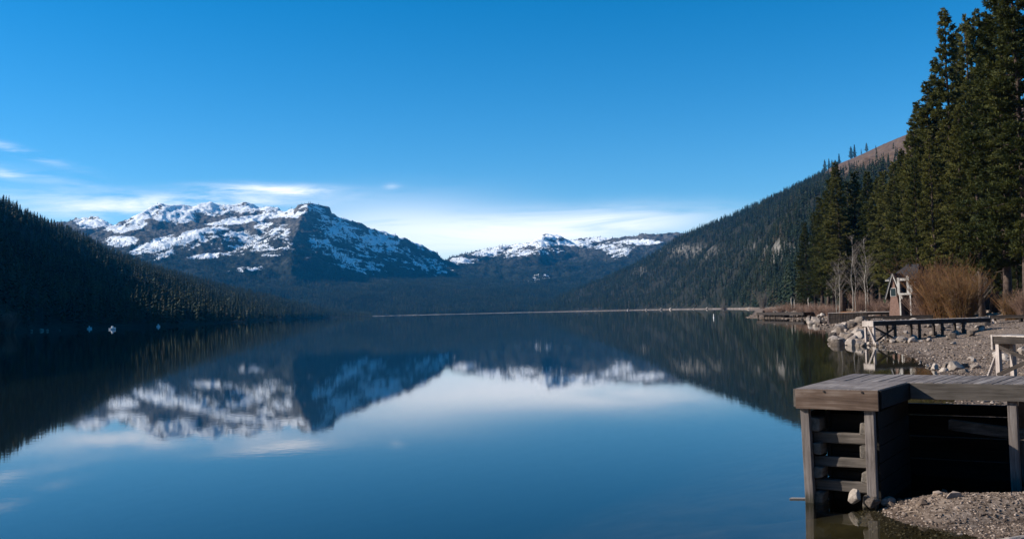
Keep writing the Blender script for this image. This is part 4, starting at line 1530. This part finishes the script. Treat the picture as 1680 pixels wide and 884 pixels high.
# bulkhead pier: plank-walled block on the point
q0 = on_plane(1359, 513, 1.7); q1 = on_plane(1476, 510.5, 1.7)
q0, q1 = q0[:2], q1[:2]
u_ = (q1 - q0) / np.linalg.norm(q1 - q0); L = np.linalg.norm(q1 - q0)
bk = empty('bulkhead_pier', (q0[0], q0[1], 0), 'plank walled bulkhead pier with a purple grey end behind the riprap', 'pier', 'piers along the near shore', math.atan2(u_[1], u_[0]))
M_PURPLE = mat_wood('purple_grey_board', 'z', (0.1, 0.075, 0.08), (0.2, 0.155, 0.165), (0.3, 0.24, 0.25), 10)
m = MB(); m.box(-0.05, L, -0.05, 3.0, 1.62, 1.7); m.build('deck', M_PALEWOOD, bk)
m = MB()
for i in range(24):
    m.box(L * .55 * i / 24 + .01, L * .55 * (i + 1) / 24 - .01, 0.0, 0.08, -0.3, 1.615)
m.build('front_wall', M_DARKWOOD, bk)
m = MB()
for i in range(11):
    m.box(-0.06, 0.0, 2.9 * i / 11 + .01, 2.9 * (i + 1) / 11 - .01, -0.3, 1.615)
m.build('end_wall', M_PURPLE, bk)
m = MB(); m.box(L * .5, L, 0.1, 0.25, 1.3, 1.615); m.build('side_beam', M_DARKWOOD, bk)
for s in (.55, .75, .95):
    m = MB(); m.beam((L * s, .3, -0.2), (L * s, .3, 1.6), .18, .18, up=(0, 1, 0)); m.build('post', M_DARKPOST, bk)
# dark jetty on the spit
q0 = on_plane(1241, 521.5, 0)[:2]; q1 = on_plane(1318, 522.5, 0)[:2]
u_ = (q1 - q0) / np.linalg.norm(q1 - q0); L = np.linalg.norm(q1 - q0)
jt = empty('timber_jetty', (q0[0], q0[1], 0), 'low dark timber jetty on piles at the spit beyond the point', 'jetty', None, math.atan2(u_[1], u_[0]))
m = MB()
for i in range(30):
    m.box(L * i / 30 + .01, L * (i + 1) / 30 - .01, 0, 3.0, 1.22 + random.uniform(-.02, .02), 1.32)
m.build('deck', M_DARKWOOD, jt)
m = MB(); m.box(0, L, 0.05, 0.25, 0.75, 1.215); m.build('side_beam', M_DARKWOOD, jt)
m = MB(); m.box(0, L, 2.75, 2.95, 0.75, 1.215); m.build('side_beam', M_DARKWOOD, jt)
for s in (0.03, .18, .3, .42, .6, .8, .97):
    for yv in (.15, 2.85):
        m = MB(); m.beam((L * s, yv, -1.0), (L * s, yv, .76 if s not in (.3,) else 1.0), .22, .22, up=(0, 1, 0)); m.build('pile', M_DARKPOST, jt)
m = MB(); m.box(L * .1, L * .5, .8, 2.6, -.5, 1.215); m.build('crib_box', M_DARKWOOD, jt)
for i, (t, yv, r, lab) in enumerate([(.05, 1.2, .5, 'dark rock at the outer end of the dark jetty deck'), (.28, 1.5, .42, 'white stone in the middle of the dark jetty deck'), (.55, 1.5, .45, 'dark rock on the inner half of the dark jetty deck')]):
    X = q0 + u_ * L * t + np.array([-u_[1], u_[0]]) * yv
    boulder(X[0], X[1], r, lab, None, i == 1, 1.3)

# pale snags on the neck of land
for i, (px, py, R, lab) in enumerate([(1299, 487, 300, 'tallest pale broken snag above the rocks left of the bank grove'), (1304, 491, 296, 'shorter pale snag right of the tallest snag'), (1327, 488, 275, 'pale snag among the red brown brush')]):
    X = at_range(px, 505, R); gz = ground_z(X[0], X[1])
    H = max(2.0, at_range(px, py, R)[2] - gz)
    m = MB(); m.tube([(0, 0, -.3), (.05, .02, H * .5), (-.08, .05, H * .85), (.02, 0, H)], [.3, .22, .16, .04], 8)
    o = m.build('tree_snag', M_ASPEN, None, True); o.location = (X[0], X[1], gz)
    tag(o, lab, 'snag', 'pale snags on the neck of land')

# ------------------------------------------------------------------ cabin
M_SHINGLE = mat_mottle('brown_shingle_wall', [(0.3, (0.13, 0.075, 0.055)), (0.55, (0.24, 0.15, 0.12)), (0.75, (0.33, 0.23, 0.19))], 5.0, 0.9, 0.3, 0.02, False, 20.0)
M_ROOF = mat_mottle('slate_roof', [(0.3, (0.02, 0.021, 0.024)), (0.6, (0.045, 0.047, 0.053)), (0.8, (0.075, 0.078, 0.085))], 4.0, 0.85, 0.3, 0.03, False, 18.0)
M_TRIM = mat_mottle('white_trim', [(0.3, (0.38, 0.36, 0.33)), (0.7, (0.56, 0.53, 0.49))], 3.0, 0.6, 0, 0.01, False)
mg, ntg, bg = new_mat('window_glass', 0.05, 0.6)
bg.inputs['Base Color'].default_value = (0.03, 0.045, 0.05, 1)
M_GLASS = mg
Rc = 122.0
sc_ = Rc / FPX
cb_ = at_range(1476, 505, Rc)
gz = ground_z(cb_[0], cb_[1])
zpx = lambda py, px=1476: at_range(px, py, Rc)[2] - gz
xpx = lambda px: (px - 1476) * sc_
cab = empty('lakeside_cabin', (cb_[0], cb_[1], gz), 'brown A-frame cabin with a dark roof and a white balcony among the pines', 'cabin', None, -azel(1476, 505)[0] - 0.32)
# A-frame gable on the left
xl, xr, xa = xpx(1458), xpx(1480), xpx(1467)
zb, za = -0.3, zpx(449)
m = MB(); m.prism([(xl, 0, zb), (xl, 5, zb), (xr, 5, zb), (xr, 0, zb)][::-1], [(xa - .02, 0, za - .1), (xa - .02, 5, za - .1), (xa + .02, 5, za - .1), (xa + .02, 0, za - .1)][::-1]); m.build('gable_wall', M_SHINGLE, cab)
m = MB()
m.beam((xl - .22, -.12, zpx(490)), (xa, -.12, za + .05), .14, .16); m.beam((xr + .1, -.115, zpx(490)), (xa + .04, -.115, za + .06), .12, .16)
m.build('gable_trim', M_TRIM, cab)
m = MB(); m.beam((xl - .24, 2.4, zpx(490)), (xa - .02, 2.4, za + .12), 5.2, .1); m.beam((xr + .2, 2.4, zpx(490)), (xa + .1, 2.4, za + .1), 5.2, .1); m.build('gable_roof', M_ROOF, cab)
# main body with the dark roof behind
x0, x1 = xpx(1456), xpx(1492)
m = MB(); m.box(x0, x1, 1.6, 8, zb, zpx(458)); m.build('wall', M_DARKWOOD, cab)
rf = MB(); zr = zpx(458)
rf.prism([(x0 - .4, 1.2, zr), (x1 + .5, 1.2, zr), (x1 + .5, 8.4, zr), (x0 - .4, 8.4, zr)], [(xpx(1471), 4.5, zpx(432)), (x1 - .3, 4.5, zpx(432)), (x1 - .3, 5.2, zpx(432)), (xpx(1471), 5.2, zpx(432))])
roof = rf.build('roof', M_ROOF, cab)
m = MB(); m.box(x0 - .42, xl + .2, 1.12, 1.2, zr - .14, zr - .01); m.build('eave_trim', M_TRIM, roof)
m = MB(); m.box(xpx(1470.5), xpx(1476), 3.9, 4.4, zpx(446), zpx(432)); m.build('chimney', M_ROOF, roof)
# balcony with white posts and rails
xb0, xb1, xb2 = xpx(1482), xpx(1496), xpx(1500.5)
zf_ = zpx(481)
m = MB(); m.box(xb0 - .05, xb2 + .05, -1.5, 1.55, zf_ - .2, zf_); bal = m.build('balcony', M_TRIM, cab)
for xx, z1 in ((xb0, zpx(456)), (xb1, zpx(453)), (xb2, zpx(468))):
    m = MB(); m.box(xx - .13, xx + .13, -1.5, -1.24, zf_ + .003, z1); m.build('balcony_post', M_TRIM, bal)
m = MB(); m.box(xb0 + .1, xb1 - .1, -1.47, -1.3, zpx(461), zpx(457)); m.build('balcony_rail', M_TRIM, bal)
m = MB(); m.box(xb1 + .1, xb2 - .1, -1.47, -1.3, zpx(474), zpx(470.5)); m.build('balcony_rail', M_TRIM, bal)
m = MB(); m.beam((xb0 + .12, -1.41, -.3), (xb0 + .12, -1.41, zf_ - .2), .15, .15, up=(0, 1, 0)); m.build('support_post', M_TRIM, bal)
m = MB(); m.beam((xb2 - .12, -1.41, -.3), (xb2 - .12, -1.41, zf_ - .2), .13, .13, up=(0, 1, 0)); m.build('support_post', M_TRIM, bal)
wn = MB(); wn.box(xb0 + .2, xb1 - .15, 1.55, 1.58, zf_ + .2, zf_ + 1.35); w_ = wn.build('window', M_TRIM, cab)
m = MB(); m.box(xb0 + .28, xb1 - .23, 1.53, 1.547, zf_ + .28, zf_ + 1.27); m.build('pane', M_GLASS, w_)
wn = MB(); wn.box(xa - .3, xa + .35, -.05, -.01, zpx(486), zpx(472)); w_ = wn.build('window', M_TRIM, cab)
m = MB(); m.box(xa - .24, xa + .29, -.07, -.053, zpx(485.2), zpx(472.8)); m.build('pane', M_GLASS, w_)

# upturned orange boat on the bank
X = at_range(1391, 505, 185); gz = ground_z(X[0], X[1])
M_ORANGE = mat_mottle('faded_orange_hull', [(0.3, (0.22, 0.085, 0.02)), (0.7, (0.38, 0.16, 0.04))], 2.0, 0.6, 0, 0.01, False)
ob = MB()
n = 13
rows = []
for i in range(n):
    t = i / (n - 1) * 2 - 1
    w = 0.48 * (1 - abs(t) ** 2.4) + .01
    rise = 0.12 * abs(t) ** 3
    rows.append([(1.5 * t, -w, 0), (1.5 * t, -w * .9, .26 + rise * .3), (1.5 * t, -w * .45, .44 - rise), (1.5 * t, 0, .5 - rise), (1.5 * t, w * .45, .44 - rise), (1.5 * t, w * .9, .26 + rise * .3), (1.5 * t, w, 0)])
ob.v = [q for r in rows for q in r]
for i in range(n - 1):
    for k in range(6):
        ob.f.append((i * 7 + k, (i + 1) * 7 + k, (i + 1) * 7 + k + 1, i * 7 + k + 1))
bo = empty('rowing_boat', (X[0], X[1], gz + .55), 'upturned orange boat lying at the foot of the bare aspens', 'boat', None, -.2)
ob.build('hull', M_ORANGE, bo, True)
m = MB(); m.box(-1.3, 1.3, -.025, .025, .47, .53); m.build('keel', M_ORANGE, bo)
m = MB()
for s in (-.9, .9):
    m.beam((s, -.5, -.6), (s, -.5, 0), .1, .1, up=(0, 1, 0)); m.beam((s, .5, -.6), (s, .5, 0), .1, .1, up=(0, 1, 0)); m.beam((s, -.6, -.04), (s, .6, -.04), .1, .08)
m.build('trestle', M_DARKWOOD, bo)

# ------------------------------------------------------------------ gravel
PEB = proto_collection('pebble_kinds', [rock_mesh(60 + s, 1, M_PEBBLE, 0.65) for s in range(5)])


def pebbles(name, label, dens, n, s0, s1):
    P, i, j = sample(dens, n)
    s = s0 + (s1 - s0) * RNG.random(n) ** 3
    P[:, 2] += s * 0.1
    return scatter(name, label, P, np.stack([s * RNG.uniform(.8, 1.4, n), s, s * RNG.uniform(.7, 1.1, n)], -1), RNG.uniform(-.4, .4, (n, 3)) + np.stack([np.zeros(n), np.zeros(n), RNG.uniform(0, 6.28, n)], -1), RNG.integers(0, 5, n), PEB)


on = (Kg == 1) & (PXg > 1200) & (PXg < 1900)
pebbles('gravel', 'fine gravel covering the low point in front of the near pier', np.where(on & (Rg > 9) & (Rg < 24) & (Zg > -0.12) & (Zg < 0.9), 1, 0), 32000, 0.007, 0.036)
pebbles('cobbles', 'loose larger cobbles lying about the gravel shore', np.where(on & (Rg > 9) & (Rg < 120) & (Zg > -0.15) & (Zg < 1.5), np.clip(fbm(Xg, Yg, 3.0, 3, 151) * 2.2, 0, 1) / (1 + (Rg / 25) ** 2), 0), 3200, 0.03, 0.14)
pebbles('gravel', 'coarse gravel and cobbles covering the beach behind the piers', np.where(on & (Rg >= 24) & (Rg < 125) & (Zg > -0.1) & (Zg < 1.7), 1 / (1 + (Rg / 45) ** 2), 0), 30000, 0.015, 0.10)
pebbles('gravel', 'broken stones along the shore of the point and spit', np.where(on & (Rg >= 125) & (Rg < 330) & (Zg > -0.1) & (Zg < 1.6), 1, 0), 5000, 0.08, 0.4)

# low brush and bare trees edging the far right shore: a mass no one could count
BR = []
for s in range(3):
    rnd = random.Random(s + 900)
    b = MB()
    for i in range(26):
        a = rnd.uniform(0, 6.28); rr_ = .25 * rnd.random()
        p = Vector((math.cos(a) * rr_, math.sin(a) * rr_, 0)); e = p + Vector((math.cos(a) * .35 * rnd.random(), math.sin(a) * .35 * rnd.random(), rnd.uniform(.5, 1)))
        b.tube([p, e], [.03, .012], 3)
    BR.append(b.mesh('brush', M_BRUSH))
BRC = proto_collection('brush_kinds', BR)
dbr = np.where((Kg == 3) & infr & (Zg > 0.7) & (Zg < 9) & (Rg > 450), 1.0, 0)
P, i, j = sample(dbr, 2600)
n = len(P); s = RNG.uniform(3, 8, n)
scatter('brush', 'bare red brown brush edging the far right shore', P, np.stack([s, s, s * RNG.uniform(.6, 1.3, n)], -1), np.stack([np.zeros(n), np.zeros(n), RNG.uniform(0, 6.28, n)], -1), RNG.integers(0, 3, n), BRC)

# ------------------------------------------------------------------ haze
HZ = 7400.0
hm = MB()
hm.box(-5200, 5200, -900, 8700, -40, 1000)
mh = bpy.data.materials.new('haze')
mh.use_nodes = True
nt = NT(mh.node_tree)
nt.n.remove(mh.node_tree.nodes['Principled BSDF'])
pv = nt.new('ShaderNodeVolumePrincipled', {'Color': (0.03, 0.42, 1.0, 1), 'Density': 3.8e-5, 'Anisotropy': 0.1})
nt.l.new(pv.outputs[0], mh.node_tree.nodes['Material Output'].inputs['Volume'])
HAZE = True
if HAZE:
    tag(hm.build('haze', mh), 'thin blue air between the lake and the far mountains', kind='stuff')

# ------------------------------------------------------------------ sun and sky
SEL = math.radians(29)
SAZ = math.radians(-87)
S = Vector((math.cos(SEL) * math.sin(SAZ), math.cos(SEL) * math.cos(SAZ), math.sin(SEL)))
sun = bpy.data.lights.new('sun', 'SUN')
sun.energy = 4.8
sun.angle = math.radians(0.53)
sun.color = (1.0, 0.93, 0.83)
so = link('sun', sun)
so.rotation_euler = (-S).to_track_quat('-Z', 'Y').to_euler()

w = bpy.data.worlds.new('World')
SC.world = w
w.use_nodes = True
nt = NT(w.node_tree)
bgn = w.node_tree.nodes['Background']
sky = nt.new('ShaderNodeTexSky', sky_type='NISHITA', sun_disc=False, sun_elevation=SEL, sun_rotation=SAZ, altitude=1800.0, air_density=1.0, dust_density=0.4, ozone_density=2.5)
sk1 = nt.new('ShaderNodeVectorMath', {0: sky.outputs[0], 1: (0.2, 0.2, 0.2)}, operation='MULTIPLY')
sk2 = nt.new('ShaderNodeGamma', {'Color': sk1.outputs[0], 'Gamma': 1.14})
skc = nt.new('ShaderNodeVectorMath', {0: sk2.outputs[0], 1: (5.0, 5.0, 5.0)}, operation='MULTIPLY').outputs[0]
hsv = nt.new('ShaderNodeHueSaturation', {'Hue': 0.493, 'Saturation': 1.36, 'Value': 1.04, 'Color': skc})
tc = nt.new('ShaderNodeTexCoord')
sep = nt.new('ShaderNodeSeparateXYZ', {0: tc.outputs['Generated']})
azn = nt.math('ARCTAN2', sep.outputs[0], sep.outputs[1])
hyp = nt.math('SQRT', nt.math('ADD', nt.math('MULTIPLY', sep.outputs[0], sep.outputs[0]), nt.math('MULTIPLY', sep.outputs[1], sep.outputs[1])))
eln = nt.math('DIVIDE', sep.outputs[2], nt.math('MAXIMUM', hyp, 0.01))
cv = nt.new('ShaderNodeCombineXYZ', {0: azn, 1: eln})
nA = nt.noise(nt.mapping(cv.outputs[0], (14, 90, 1), (0, 0, 0.05)), 1.0, 6, 0.62, 0.4)
nB = nt.noise(nt.mapping(cv.outputs[0], (5, 40, 1), (0, 0, -0.06)), 1.0, 5, 0.6, 0.8)
total = None
for (px, py, rx, ry, slope, amp, nz, lo) in [
        (428, 311, 88, 8, 0.03, 1.25, nA, 0.30), (500, 315, 40, 6, 0.03, 0.6, nA, 0.35),
        (890, 372, 190, 26, 0.0, 0.75, nB, 0.2), (640, 372, 170, 44, 0.0, 0.62, nB, 0.12), (1020, 365, 150, 22, 0.0, 0.5, nB, 0.25), (820, 405, 260, 24, 0, 0.45, nB, 0.1),
        (240, 340, 150, 14, -0.02, 0.8, nA, 0.36), (90, 330, 130, 20, 0.05, 0.55, nB, 0.34), (370, 330, 160, 12, 0, 0.6, nA, 0.3),
        (30, 248, 70, 7, 0.3, 0.55, nA, 0.4), (0, 285, 26, 6, 0.1, 0.7, nA, 0.3), (110, 300, 140, 12, 0.2, 0.25, nA, 0.42), (643, 306, 12, 5, 0, 0.25, nA, 0.3),
        (1330, 110, 500, 60, 0, 0.0, nB, 0.4)]:
    if amp == 0:
        continue
    a0, e0 = azel(px, py)
    da = nt.math('SUBTRACT', azn, a0)
    de = nt.math('SUBTRACT', nt.math('SUBTRACT', eln, e0), nt.math('MULTIPLY', da, -slope + 0.0245))
    q = nt.math('ADD', nt.math('POWER', nt.math('ABSOLUTE', nt.math('DIVIDE', da, rx / FPX)), 2.0), nt.math('POWER', nt.math('ABSOLUTE', nt.math('DIVIDE', de, ry / FPX)), 2.0))
    g = nt.math('EXPONENT', nt.math('MULTIPLY', q, -1.0))
    k = nt.math('MULTIPLY', nt.math('MULTIPLY', g, amp), nt.math('DIVIDE', nt.math('SUBTRACT', nz, lo), 0.32, clamp=True))
    total = k if total is None else nt.math('ADD', total, k)
total = nt.math('MINIMUM', total, 0.97)
CLV = 9.6
cm = nt.mix(total, hsv.outputs[0], (CLV * 0.98, CLV * 1.0, CLV * 1.03))
nt.put(bgn.inputs[0], cm)
bgn.inputs[1].default_value = 0.1

# ------------------------------------------------------------------ render settings
vs = SC.view_settings
vs.view_transform = 'Standard'
vs.look = 'None'
vs.gamma = 1
vs.use_curve_mapping = False
vs.exposure = 0.55
cy = SC.cycles
cy.use_denoising = True
cy.max_bounces = 8
cy.diffuse_bounces = 2
cy.glossy_bounces = 3
cy.transmission_bounces = 2
cy.transparent_max_bounces = 8
cy.volume_bounces = 0
cy.sample_clamp_indirect = 5
